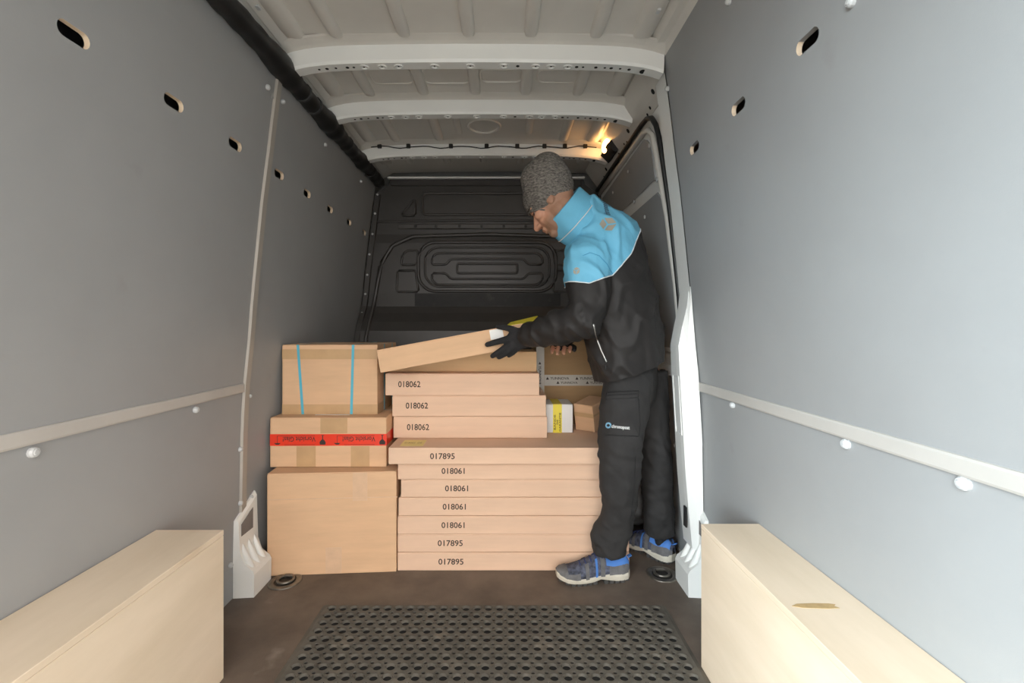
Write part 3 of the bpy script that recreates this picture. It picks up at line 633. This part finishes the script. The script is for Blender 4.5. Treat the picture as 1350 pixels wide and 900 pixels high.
# ------------------------------------------------------------ the worker
person = thing('person', 'worker in a blue and black jacket, grey beanie and black gloves bending over a carton', 'person', (.53, 1.90, 0))
TH = math.radians(28); FW = Vector((-math.cos(TH), math.sin(TH), 0)); LF = Vector((-FW.y, FW.x, 0)); UP = Vector((0,0,1))
def attr_mat(name, base, other, rough, fn, attr, bump=.2, bscale=400):
    """two-colour cloth / skin: fn(nodes, links, attribute socket, base noise colours) gives the colour"""
    m = mat(name, base, rough, var=.08, scale=18, bump=bump, bscale=bscale, spec=.4); nt = m.node_tree; N, L = nt.nodes, nt.links
    b = N['Principled BSDF']; src = b.inputs['Base Color'].links[0].from_socket
    a = N.new('ShaderNodeAttribute'); a.attribute_name = attr
    L.new(fn(N, L, a.outputs['Fac'], src), b.inputs['Base Color']); return m
def ramp(N, L, fac, stops, interp='LINEAR'):
    r = N.new('ShaderNodeValToRGB'); r.color_ramp.interpolation = interp; e = r.color_ramp.elements
    while len(e) < len(stops): e.new(.5)
    for i, (p, c) in enumerate(stops): e[i].position = p; e[i].color = (*c, 1)
    L.new(fac, r.inputs[0]); return r.outputs[0]
def jacket_col(N, L, fac, src):
    out = ramp(N, L, fac, [(0, (.0,.0,.0)), (.4985, (0,0,0)), (.5, (1,1,1))])
    mx = N.new('ShaderNodeMixRGB'); L.new(out, mx.inputs[0]); L.new(src, mx.inputs[1]); mx.inputs[2].default_value = (.15, .46, .66, 1)
    return mx.outputs[0]
M_JACK = attr_mat('softshell_jacket', (.020,.018,.0175), None, .62, jacket_col, 'yoke', .2, 500)
def skin_col(N, L, fac, src):
    mx = N.new('ShaderNodeMixRGB'); L.new(fac, mx.inputs[0]); L.new(src, mx.inputs[1]); mx.inputs[2].default_value = (.20,.12,.075,1); return mx.outputs[0]
M_SKIN = attr_mat('skin', (.56,.29,.19), None, .5, skin_col, 'stubble', .1, 300); M_SKIN.node_tree.nodes['Principled BSDF'].inputs['Subsurface Weight'].default_value = .06

# key joints
PEL = at(832, 482, 1.90); CH = at(797, 352, 1.90); SHN = Vector((.318, 1.735, 1.275)); SHF = Vector((.490, 2.07, 1.30))
ELN = at(769, 424, 1.67); WRN = at(697, 442, 1.80); HDN = at(682, 446, 1.845)
ELF = Vector((.40, 2.20, 1.06)); WRF = Vector((.235, 2.075, .955))
HIPN, KNN, ANN = at(829, 492, 1.835), at(820, 600, 1.80), at(808, 722, 1.845)
HIPF, KNF, ANF = at(850, 492, 1.985), at(861, 600, 1.97), at(872, 706, 2.0)
HC = at(730, 266, 1.845); PITCH = math.radians(40)
HF = (FW*math.cos(PITCH)-UP*math.sin(PITCH)).normalized(); HU = (UP*math.cos(PITCH)+FW*math.sin(PITCH)).normalized(); HL = HU.cross(HF)
HM = Matrix((HF, HL, HU)).transposed()
def hp(f, l, u): return HC+HM @ Vector((f, l, u))
NB = at(768, 300, 1.875)
# body: head with face, neck, slim trunk and limbs under the clothes, bare fingertips of the far hand
b = MB()
b.ball(hp(0,0,.025), (.098,.077,.100), HM, 24, 16); b.ball(hp(.040,0,-.055), (.055,.056,.062), HM); b.ball(hp(.078,0,-.098), (.022,.026,.020), HM)
b.ball(hp(.072,0,-.03), (.026,.045,.055), HM)
b.loft([hp(.090,0,.018), hp(.106,0,-.006), hp(.122,0,-.030)], [.0085,.011,.0135], HL, 12)
for s in (1,-1):
    b.ball(hp(.104,s*.012,-.035), (.012,.009,.009), HM); b.loft([hp(.092,s*.012,.028), hp(.088,s*.034,.032), hp(.070,s*.055,.026)], [.010,.011,.010], HU, 10)
    b.ball(hp(.066,s*.045,-.015), (.026,.022,.020), HM); b.ball(hp(-.005,s*.074,-.010), (.018,.006,.028), HM); b.ball(hp(.0,s*.050,-.055), (.030,.014,.035), HM)
b.loft([hp(.098,.018,-.060), hp(.106,0,-.058), hp(.098,-.018,-.060)], [.006,.0075,.006], HU, 10); b.loft([hp(.094,.015,-.074), hp(.101,0,-.073), hp(.094,-.015,-.074)], [.006,.008,.006], HU, 10)
b.loft([hp(-.015,0,-.05), HC+(NB-HC)*.6, NB], [.058,.058,.065], LF, 16)
b.loft([NB, CH, at(815,410,1.9), PEL], [(.08,.07),(.15,.09),(.13,.09),(.13,.085)], LF, 20)
b.loft([SHN, ELN, WRN], [.04,.032,.024], UP, 12); b.loft([SHF, ELF, WRF], [.04,.032,.024], UP, 12)
b.loft([NB+(CH-NB)*.6, SHN], [.06,.045], UP, 12); b.loft([NB+(CH-NB)*.6, SHF], [.06,.045], UP, 12)
b.loft([PEL, HIPN, KNN, ANN], [.07,.065,.045,.024], LF, 12); b.loft([PEL, HIPF, KNF, ANF], [.07,.065,.045,.024], LF, 12)
far_f = []
lift = frame(ol, 0, LIFT_T)
base_z = (lift @ Vector((.66,.1,0))).z
for i, px in enumerate((727.5, 735, 743, 751)):
    t = at(px, (464.5,466.5,466,463.5)[i], 1.895); far_f.append([WRF+Vector((.0,-.02,-.0)), at(px+2, 456, 1.985), at(px+1, 458, 1.925), t])
    b.loft(far_f[-1], [.012,.0095,.0090,.0080], (0,0,1), 10)
b.ball(at(738,455,2.03), (.04,.045,.016))
body = fuse(b, .0042, 4)
at_ = body.attributes.new('stubble', 'FLOAT', 'POINT'); IM = HM.transposed()
vals = []
for v in body.vertices:
    q = IM @ (v.co-HC); s = 0
    if q.length < .2:
        jaw = min(1, max(0, (-.038-q.z)/.03))*min(1, max(0, (.095+.02-q.x*.2)/.03)); side = min(1, max(0, (.045-q.x)/.02))*min(1, max(0, (.03-q.z)/.03))
        lip = math.exp(-((q.z+.066)/.011)**2)*(1 if q.x > .088 and abs(q.y) < .024 else 0)
        s = max(jaw*.75, side*.6)*(1-.8*lip)
    vals.append(s)
at_.data.foreach_set('value', vals)
body_o = link('body', body, M_SKIN, person, smooth=True)
# eyes and brows
M_EYE = mat('eye_white', (.7,.68,.64), .3); M_HAIR = mat('dark_hair', (.025,.016,.011), .8, bump=.5)
for s in (1,-1):
    MB().ball(hp(.0765,s*.033,.008), .0115).build('eye', M_EYE, body_o, smooth=True)
    MB().ball(hp(.0862,s*.034,.005), (.004,.006,.006), HM).build('iris', M_HAIR, body_o, smooth=True)
    MB().loft([hp(.089,s*.020,.014), hp(.0925,s*.033,.0165), hp(.084,s*.047,.011)], [.0045,.0055,.004], HU, 8).build('eyelid', M_SKIN, body_o, smooth=True)
    MB().loft([hp(.087,s*.018,.005), hp(.0905,s*.033,.0055), hp(.083,s*.046,.006)], [.0015,.002,.0015], HU, 6).build('eyelashes', M_HAIR, body_o, smooth=True)
    MB().loft([hp(.103,s*.012,.030), hp(.1005,s*.032,.036), hp(.083,s*.055,.030)], [(.003,.005),(.003,.006),(.002,.003)], HF, 8).build('eyebrow', M_HAIR, body_o, smooth=True)
# beanie
bb = MB(); bb.ball(hp(-.004,0,.046), (.113,.098,.096), HM, 24, 14); bb.ball(at(720,238,1.845), (.104,.100,.098)); bb.ball(at(721,218,1.845), (.066,.070,.047)); bb.ball(at(731,252,1.845), (.078,.09,.06))
bn = fuse(bb, .006, 8)
bm = bmesh.new(); bm.from_mesh(bn)
pA, pB = at(690, 279, 1.845), at(748, 274, 1.765); d = (pB-pA).normalized(); nn = Vector((d.z, 0, -d.x)); nn = nn if nn.z < 0 else -nn
bmesh.ops.bisect_plane(bm, geom=bm.verts[:]+bm.edges[:]+bm.faces[:], plane_co=pA, plane_no=nn, clear_outer=True)
hem = sorted([v.co.copy() for v in bm.verts if v.is_boundary], key=lambda c: math.atan2(c.y-1.845, c.x-at(722,270,1.845).x))
for v in bm.verts:
    q = v.co; s = math.sin((q.z*.7+q.x*.5)*55)*.0022 if q.z > 1.56 else 0
    v.co += v.normal*(s+.004*noise.noise(q*14))
bm.to_mesh(bn); bm.free()
def knit():
    m = mat('grey_marl_knit', (.20,.185,.165), .95, var=.5, scale=90, stretch=(1,1,2.4), dark=(.045,.042,.04), bump=1.0, bscale=170, spec=.1); return m
M_KNIT = knit(); bo = link('beanie', bn, M_KNIT, person, smooth=True)
if len(hem) > 20: MB().tube(hem[::2], .0045, 8, closed=True).build('hem', M_KNIT, bo, smooth=True)
# jacket
j = MB()
tp = [at(829,500,1.90), at(826,470,1.90), at(822,440,1.90), at(813,400,1.90), at(798,355,1.90), at(791,312,1.895), at(772,290,1.885)]
j.loft(tp, [(.190,.135),(.200,.148),(.205,.162),(.208,.166),(.205,.172),(.185,.158),(.120,.105)], LF, 28)
j.loft([at(784,322,1.83), SHN+Vector((.0,0,-.005)), SHN+(ELN-SHN)*.5+Vector((.015,0,0)), ELN+Vector((.004,0,.0)), ELN+(WRN-ELN)*.45+Vector((0,0,.002)), WRN+(WRN-ELN)*.0], [.085,.088,.084,.078,.068,.050], UP.cross(FW), 18)
j.loft([at(790,322,1.97), SHF, SHF+(ELF-SHF)*.5, ELF, ELF+(WRF-ELF)*.5, WRF+Vector((.03,0,.01))], [.085,.085,.072,.062,.052,.042], UP.cross(FW), 18)
jm = fuse(j, .0065, 5)
bm = bmesh.new(); bm.from_mesh(jm)
pA, pB = at(788, 503, 1.83), at(869, 474, 1.90); d = (pB-pA); d.y = 0; d.normalize(); nn = Vector((d.z,0,-d.x)); nn = nn if nn.z < 0 else -nn
bmesh.ops.bisect_plane(bm, geom=bm.verts[:]+bm.edges[:]+bm.faces[:], plane_co=pA, plane_no=nn, clear_outer=True)
def fold(q):                                               # soft drapery: ridged noise running along the cloth's pull
    a = abs(noise.noise(Vector((q.x*9+q.z*5, q.y*7, q.z*4-q.x*6)))); c = abs(noise.noise(Vector((q.x*5+20, q.y*5, q.z*12+q.x*9))))
    return .030*(max(.0, .28-a)-.12)+.016*(max(0, .22-c)-.08)
arm_ax = (WRN-ELN).normalized(); up_ax = (ELN-SHN).normalized()
for v in bm.verts:
    q = v.co; dd = fold(q)*1.25
    te = (q-ELN).dot(arm_ax); de = ((q-ELN)-arm_ax*te).length
    if -.03 < te < .30 and de < .085 and q.y < 1.9: dd = .020*(.25-abs(noise.noise(Vector((te*16+de*6, q.y*6, q.z*14-te*8)))))+.004*noise.noise(q*22)
    dn = (q-ELN).length
    if dn < .13 and q.y < 1.80: dd += .004*math.sin(dn*95+q.x*30+3*noise.noise(q*10))*(1-dn/.13)
    v.co += v.normal*dd
hemj = [v.co.copy() for v in bm.verts if v.is_boundary]
bm.to_mesh(jm); bm.free()
SL = [(.2186,.937),(.307,.882),(.408,.866),(.487,.903),(.531,.954),(.60,1.0)]
def yoke(p): return -.486*p.x+.874*p.z-lerp(SL, p.x)
ya = jm.attributes.new('yoke', 'FLOAT', 'POINT'); ya.data.foreach_set('value', [min(1, max(0, .5+yoke(v.co)*2.5)) for v in jm.vertices])
jk = link('jacket', jm, M_JACK, person, smooth=True)
dg = bpy.context.evaluated_depsgraph_get()
def bvh_of(me, off): return BVHTree.FromPolygons([v.co+off for v in me.vertices], [tuple(p.vertices) for p in me.polygons])
JB = bvh_of(jm, LOC['person'])
def onto(B, px, py, lift_=.001):
    o_ = Vector((0,0,CAMZ)); d_ = (at(px,py,1)-o_).normalized(); h = B.ray_cast(o_, d_)
    return (h[0]+h[1]*lift_, h[1]) if h[0] is not None else (None, None)
def trace(B, pts, lift_=.001, step=3):
    out = []
    for (a, b_), (c, d_) in zip(pts, pts[1:]):
        n = max(1, int(math.hypot(c-a, d_-b_)/step))
        for i in range(n):
            h = onto(B, a+(c-a)*i/n, b_+(d_-b_)*i/n, lift_)[0]
            if h: out.append(h)
    h = onto(B, *pts[-1], lift_)[0]
    if h: out.append(h)
    return out
# piping where blue yoke meets black body: contour of the yoke field on the mesh
segs = []; vs_ = jm.vertices
fld = [yoke(v.co+LOC['person']) for v in vs_]
pm = MB()
for p in jm.polygons:
    cr = []
    ids = list(p.vertices)
    for a, b_ in zip(ids, ids[1:]+ids[:1]):
        if (fld[a] > 0) != (fld[b_] > 0):
            t = fld[a]/(fld[a]-fld[b_]); cr.append(vs_[a].co.lerp(vs_[b_].co, t)+p.normal*.001+LOC['person'])
    if len(cr) == 2 and (cr[0]-cr[1]).length > 1e-4: pm.tube([cr[0]-(cr[1]-cr[0])*.2, cr[1]+(cr[1]-cr[0])*.2], .0023, 5)
pm.build('piping', M_PIPE, jk, smooth=True)
zp = trace(JB, [(782,427),(786,444),(793,462),(800,477)], .001)
MB().tube(zp, .0028, 6).build('pocket_zip', M_CHROME, jk, smooth=True)
MB().tube([q+Vector((.004,0,0)) for q in zp], .003, 6).build('zip_flap', M_JACK if False else M_BLACK, jk, smooth=True)
q = onto(JB, 799, 482, .004)[0]; MB().loft([q, q+Vector((.001,0,-.014))], [.0035,.003], (1,0,0), 8).build('zip_puller', M_BLACK, jk, smooth=True)
fz = trace(JB, [(737,380),(736,388),(737,397)], .002)
if fz: MB().loft([fz[0], fz[0]+Vector((-.002,-.001,-.012)), fz[0]+Vector((-.004,-.002,-.03))], [.004,.0035,.003], (1,0,0), 8).build('zip_puller', M_CHROME, jk, smooth=True)
sm = trace(JB, [(768,337),(778,333),(790,337),(800,348),(808,362)], .0004); MB().tube(sm, .0014, 5).build('armhole_seam', mat('dark_blue_seam', (.04,.25,.45), .8), jk, smooth=True)
# stand collar: tilted ring
c0, c1 = at(760, 291, 1.865), at(741, 274, 1.855); ax = (c1-c0).normalized()
e1 = Vector((.52,.0,.85)); e1 = (e1-ax*e1.dot(ax)).normalized(); e2 = ax.cross(e1)
def ringpt(c, r1, r2, k, n=32): return c+e1*r1*math.cos(2*PI*k/n)+e2*r2*math.sin(2*PI*k/n)
prof = [(c0-ax*.04,.098,.105),(c0,.105,.107),(c0.lerp(c1,.5),.105,.102),(c1,.104,.098),(c1+ax*.004,.100,.094),(c1-ax*.002,.096,.090),(c0,.09,.09)]
colr = MB().strip([[ringpt(c, a, b_, k)+e1*.004*math.sin(k*1.1) for k in range(33)] for c, a, b_ in prof])
M_CLOTHBLUE = mat('blue_softshell', (.15,.46,.66), .8, var=.04, scale=18, bump=.2, bscale=500, spec=.25)
co = colr.build('collar', M_CLOTHBLUE, jk, smooth=True)
MB().tube([ringpt(c0, .1065, .1085, k)+e1*.004*math.sin(k*1.1) for k in range(32)], .0022, 6, closed=True).build('collar_piping', M_PIPE, co, smooth=True)
# prints on the jacket: hexagon mark and word across the back, small marks on sleeve and chest
def decal(B, p0, n, ux, uy, items, name, m, parent, up_=.0012):
    mb = MB()
    for vs2, fs2 in items:
        out = []
        for (a, b_) in vs2:
            q = p0+ux*a+uy*b_; h = B.ray_cast(q+n*.08, -n, .25); out.append((h[0]+n*up_) if h[0] is not None else q)
        mb.add(out, fs2)
    me = bpy.data.meshes.new(name); me.from_pydata(mb.v, [], mb.f); return link(name, me, m, parent)
def cube_mark(s):                                          # hexagon split in three lozenges
    items = []
    for k in range(3):
        a = PI/6+2*PI*k/3; c = lambda t: (s*math.cos(t), s*math.sin(t)); mid_ = (s*.12*math.cos(a+PI/3), s*.12*math.sin(a+PI/3))
        q = [mid_, c(a+.10), c(a+PI/3), c(a+2*PI/3-.10)]
        g = []; N_ = 5
        for i in range(N_+1):
            for j_ in range(N_+1):
                u, v = i/N_, j_/N_
                g.append(tuple(q[0][w_]*(1-u)*(1-v)+q[1][w_]*u*(1-v)+q[2][w_]*u*v+q[3][w_]*(1-u)*v for w_ in (0,1)))
        items.append((g, [(i*(N_+1)+j_, i*(N_+1)+j_+1, (i+1)*(N_+1)+j_+1, (i+1)*(N_+1)+j_) for i in range(N_) for j_ in range(N_)]))
    return items
p0, n0 = onto(JB, 801, 296)
n0 = (n0+Vector((.35,.05,.55))*.5).normalized(); ux = UP*1.0+FW*.15-LF*.45; ux = (ux-n0*ux.dot(n0)).normalized(); uy = n0.cross(ux)
decal(JB, p0, n0, ux, uy, cube_mark(.031), 'back_logo', M_REFL, jk)
tv, tf = text_geo('chronopost'); decal(JB, p0, n0, ux, uy, [([(.036+a*.12, -.018+b_*.032) for a, b_ in tv], tf)], 'back_word', mat('grey_print', (.06,.11,.17), .6), jk, .005)
for px, py, s, nm in ((760,357,.014,'sleeve_logo'), (743,350,.010,'chest_logo')):
    p0, n1 = onto(JB, px, py)
    if p0: 
        u1 = UP.cross(n1).normalized(); decal(JB, p0, n1, u1, n1.cross(u1), cube_mark(s), nm, M_REFL, jk)
# trousers
t = MB()
t.loft([at(826,462,1.90), at(830,490,1.90), at(832,512,1.90)], [(.165,.105),(.168,.110),(.150,.105)], LF, 24)
t.loft([at(829,490,1.845), at(823,540,1.815), at(818,585,1.792), at(817,630,1.795), at(816,668,1.81), at(811,692,1.825), at(802,710,1.832), at(803,725,1.838)], [(.092,.100),(.088,.096),(.085,.086),(.078,.080),(.068,.068),(.066,.070),(.072,.078),(.068,.072)], LF, 20, False)
t.loft([at(850,490,1.975), at(856,540,1.975), at(861,590,1.975), at(865,630,1.98), at(868,670,1.99), at(870,703,2.0)], [(.085,.095),(.080,.082),(.074,.076),(.070,.070),(.066,.066),(.064,.064)], LF, 20, False)
tm = fuse(t, .0065, 5)
bm = bmesh.new(); bm.from_mesh(tm)
for v in bm.verts:
    q = v.co; low = min(1, max(0, (.42-q.z)/.25))
    dd = fold(q*1.1)*.75+low*.009*(.3-abs(noise.noise(Vector((q.x*9+q.z*12, q.y*9, q.z*20-q.x*10)))))+.003*noise.noise(q*30)
    kn = math.exp(-((q.z-.53)/.05)**2); dd += kn*.003*math.sin(q.z*110+q.x*35+4*noise.noise(q*8))
    v.co += v.normal*dd
bm.to_mesh(tm); bm.free()
tr = link('trousers', tm, M_TROU, person, smooth=True); TB = bvh_of(tm, LOC['person'])
def seam(pts, r=.0016, nm='seam'): 
    s_ = trace(TB, pts, .0005)
    if len(s_) > 2: MB().tube(s_, r, 5).build(nm, M_DARKSEAM, tr, smooth=True)
seam([(800,517),(842,515)], .003, 'pocket_flap'); seam([(800,521),(842,519)], .002, 'pocket_flap'); seam([(800,526),(841,524)]); seam([(800,517),(799,527)]); seam([(842,515),(841,526)])
seam([(842,526),(844,560),(842,575),(800,573)]); seam([(838,600),(836,640),(832,680)])
mb = MB(); text_on(mb, 'chronopost', lambda u, v: onto(TB, 806.5+u*23.5, 565.2+u*2.2-v*6, .001)[0] or at(806+u*23,563,1.7)); mb.build('leg_print', M_PAPER, tr)
mb = MB(); mb.tube([onto(TB, 802.2+3*math.cos(k*PI/6), 560.5+3*math.sin(k*PI/6), .001)[0] for k in range(12)], .0035, 6, closed=True); mb.build('leg_logo', mat('light_blue_print', (.22,.45,.65), .6), tr, smooth=True)
# socks
M_SOCK = mat('black_sock', (.015,.015,.017), .9)
for a_, lean in ((ANN, Vector((-.01,.012,0))), (ANF, Vector((0,.004,0)))): MB().loft([a_+lean+Vector((0,0,.06)), Vector((a_.x+lean.x, a_.y+lean.y, .075))], [.034,.027], LF, 14).build('sock', M_SOCK, person, smooth=True)
# gloves
g = MB(); Y_ = 1.845
FN = {'thumb': [(690,440,1.842),(676,434,1.845),(666,431.5,1.856),(656.5,430.5,1.872)], 'index': [(682,444,1.845),(668,447,1.848),(655,450.5,1.856),(642.5,454,1.862)],
      'middle': [(682,448,1.842),(670,455,1.842),(659,463,1.850),(649.5,469,1.868)], 'ring': [(684,450,1.842),(675,458,1.842),(666,466,1.852),(658,470.5,1.868)], 'little': [(687,451,1.845),(682,459,1.848),(676,465,1.856),(671,468.5,1.868)]}
for kx, P_ in FN.items(): g.loft([at(*p) for p in P_], [.0155,.0140,.0128,.0108] if kx != 'little' else [.014,.0125,.011,.0095], (0,1,0), 12)
g.loft([at(700,442,1.80), at(692,444,1.832), at(683,447,1.842), at(675,450,1.846)], [(.024,.034),(.023,.042),(.020,.046),(.016,.038)], (0,1,0), 16)
g.loft([at(712,441,1.785), at(700,442,1.802)], [.030,.031], (0,1,0), 14)
gm = fuse(g, .0032, 3); link('glove', gm, M_GLOVE, person, smooth=True)
g = MB()
for P_ in far_f: g.loft([P_[0], P_[1], P_[1].lerp(P_[2], .8)], [.0145,.0125,.012], (0,0,1), 10)
g.ball(at(739,453.5,2.02), (.046,.05,.020)); g.loft([WRF+Vector((.05,.02,.01)), WRF, at(739,454,2.04)], [.033,.032,.028], (0,0,1), 12)
g.loft([at(752,456,2.02), at(757,458,1.97), at(757,461,1.92)], [.013,.012,.010], (0,0,1), 10)
gm = fuse(g, .0036, 3); link('glove', gm, M_GLOVE, person, smooth=True)
# shoes
def shoe(heel, toe, label):
    d = (Vector(toe)-Vector(heel)); L_ = d.length; d.normalize(); s = Vector((-d.y, d.x, 0)); H = Vector(heel)
    def sp_(x, y, z): return H+d*x*L_+s*y+Vector((0,0,z))
    HW = [(0,.012),(.03,.028),(.12,.036),(.3,.036),(.45,.037),(.62,.046),(.75,.049),(.88,.042),(.96,.026),(1,.010)]
    def hw(x): return lerp(HW, x)
    def spring(x): return .014*max(0, (x-.78)/.22)**2+.004*max(0, (.08-x)/.08)
    root = thing('shoe_root', None, None) if False else None
    xs = [0,.015,.04,.08,.14,.22,.32,.42,.52,.62,.72,.8,.87,.93,.97,1]
    ztop = [(0,.040),(.25,.038),(.45,.030),(.7,.026),(1,.030)]
    up = MB(); HT = [(0,.070),(.06,.098),(.14,.094),(.24,.086),(.34,.098),(.42,.104),(.52,.090),(.64,.073),(.76,.060),(.88,.053),(.95,.046),(1,.034)]
    n = 14; rows = []
    for x in xs:
        w_ = hw(x)*1.0; z0 = lerp(ztop, x)+spring(x)-.006; h = lerp(HT, x)+spring(x)-z0; pw = .62 if x < .3 else .8
        rows.append([sp_(x, w_*math.copysign(abs(math.cos(PI*k/n))**pw, math.cos(PI*k/n)), z0+h*math.sin(PI*k/n)**.75) for k in range(n+1)])
    up.strip(rows); u = up.build('shoe', M_SH_MESH, person, smooth=True); tag(u, label)
    so = MB(); rows = []
    for x in xs:
        w_ = hw(x)+.004; zt = lerp(ztop, x)+spring(x); zb = .010+spring(x)*.9+(.010*math.exp(-((x-.40)/.09)**2))
        rows.append([sp_(x, -w_*.9, zt), sp_(x, -w_*1.04, (zt*.55+zb*.45)), sp_(x, -w_, zb), sp_(x, w_, zb), sp_(x, w_*1.04, (zt*.55+zb*.45)), sp_(x, w_*.9, zt)])
    so.strip(rows); so.add(rows[0]+rows[-1], [(0,1,2,3,4,5),(11,10,9,8,7,6)]); so.build('midsole', M_SH_SOLE, u, smooth=False)
    tr_ = MB()
    for i in range(13):
        x = .02+i*.075
        if .33 < x < .47: continue
        a, c = x, min(1, x+.055); w_ = min(hw(a), hw(c))+.004; zb = spring(x)
        tr_.prism([sp_(a,-w_,zb), sp_(c,-w_,spring(c)), sp_(c,w_,spring(c)), sp_(a,w_,zb)], (0,0,.0135))
    tr_.build('outsole', M_SH_TREAD, u)
    def band(x0, x1, k0, k1, m, nm, off=.0022, N1=8):
        rows = []
        for i in range(N1+1):
            x = x0+(x1-x0)*i/N1; w_ = hw(x)+off; z0 = lerp(ztop, x)+spring(x)-.006; h = lerp(HT, x)+spring(x)-z0+off; pw = .62 if x < .3 else .8
            a0 = k0(x) if callable(k0) else k0; a1 = k1(x) if callable(k1) else k1
            rows.append([sp_(x, w_*math.copysign(abs(math.cos(a))**pw, math.cos(a)), z0+h*max(0, math.sin(a))**.75) for a in [a0+(a1-a0)*q/10 for q in range(11)]])
        MB().strip(rows).build(nm, m, u, smooth=True)
    band(.86, 1.0, 0, PI, M_SH_GREY, 'toe_cap')
    band(.0, .30, 0, .55, M_SH_GREY, 'heel_counter'); band(.0, .30, PI-.55, PI, M_SH_GREY, 'heel_counter')
    band(.02, .34, .5, 1.45, M_SH_BLUE, 'collar_lining', .0026); band(.02, .34, PI-1.45, PI-.5, M_SH_BLUE, 'collar_lining', .0026)
    for sg in (0, 1):
        f = (lambda a: a) if not sg else (lambda a: PI-a)
        band(.36, .42, f(.0), f(1.15), M_SH_GREY, 'side_strap', .003); band(.46, .49, f(.0), f(1.1), M_SH_BLUE, 'side_strap', .003); band(.58, .63, f(.0), f(1.1), M_SH_GREY, 'side_strap', .003); band(.70, .86, f(.0), f(.5), M_SH_GREY, 'mudguard', .002)
    for x in (.40, .47, .54, .61, .68):
        z0 = lerp(HT, x)+spring(x)+.003; MB().tube([sp_(x-.01, -.024, z0-.012), sp_(x, -.010, z0), sp_(x+.005, .010, z0), sp_(x-.01, .024, z0-.012)], .0028, 6).build('lace', mat('navy_lace', (.03,.05,.16), .8) if 'navy_lace' not in bpy.data.materials else bpy.data.materials['navy_lace'], u, smooth=True)
    MB().loft([sp_(.33,0,.09), sp_(.40,0,.118), sp_(.43,0,.112)], [(.022,.006),(.022,.006),(.020,.006)], s, 10).build('tongue', M_SH_BLUE, u, smooth=True)
    MB().tube([sp_(.012,-.006,.085), sp_(-.035,-.006,.092), sp_(-.035,.006,.092), sp_(.012,.006,.085)], .003, 6).build('pull_loop', M_SH_BLUE, u, smooth=True)
shoe((.510,1.862,0), (.212,1.838,0), 'blue and grey trekking shoe nearer the camera')
shoe((.735,1.965,0), (.560,2.200,0), 'blue and grey trekking shoe further back')
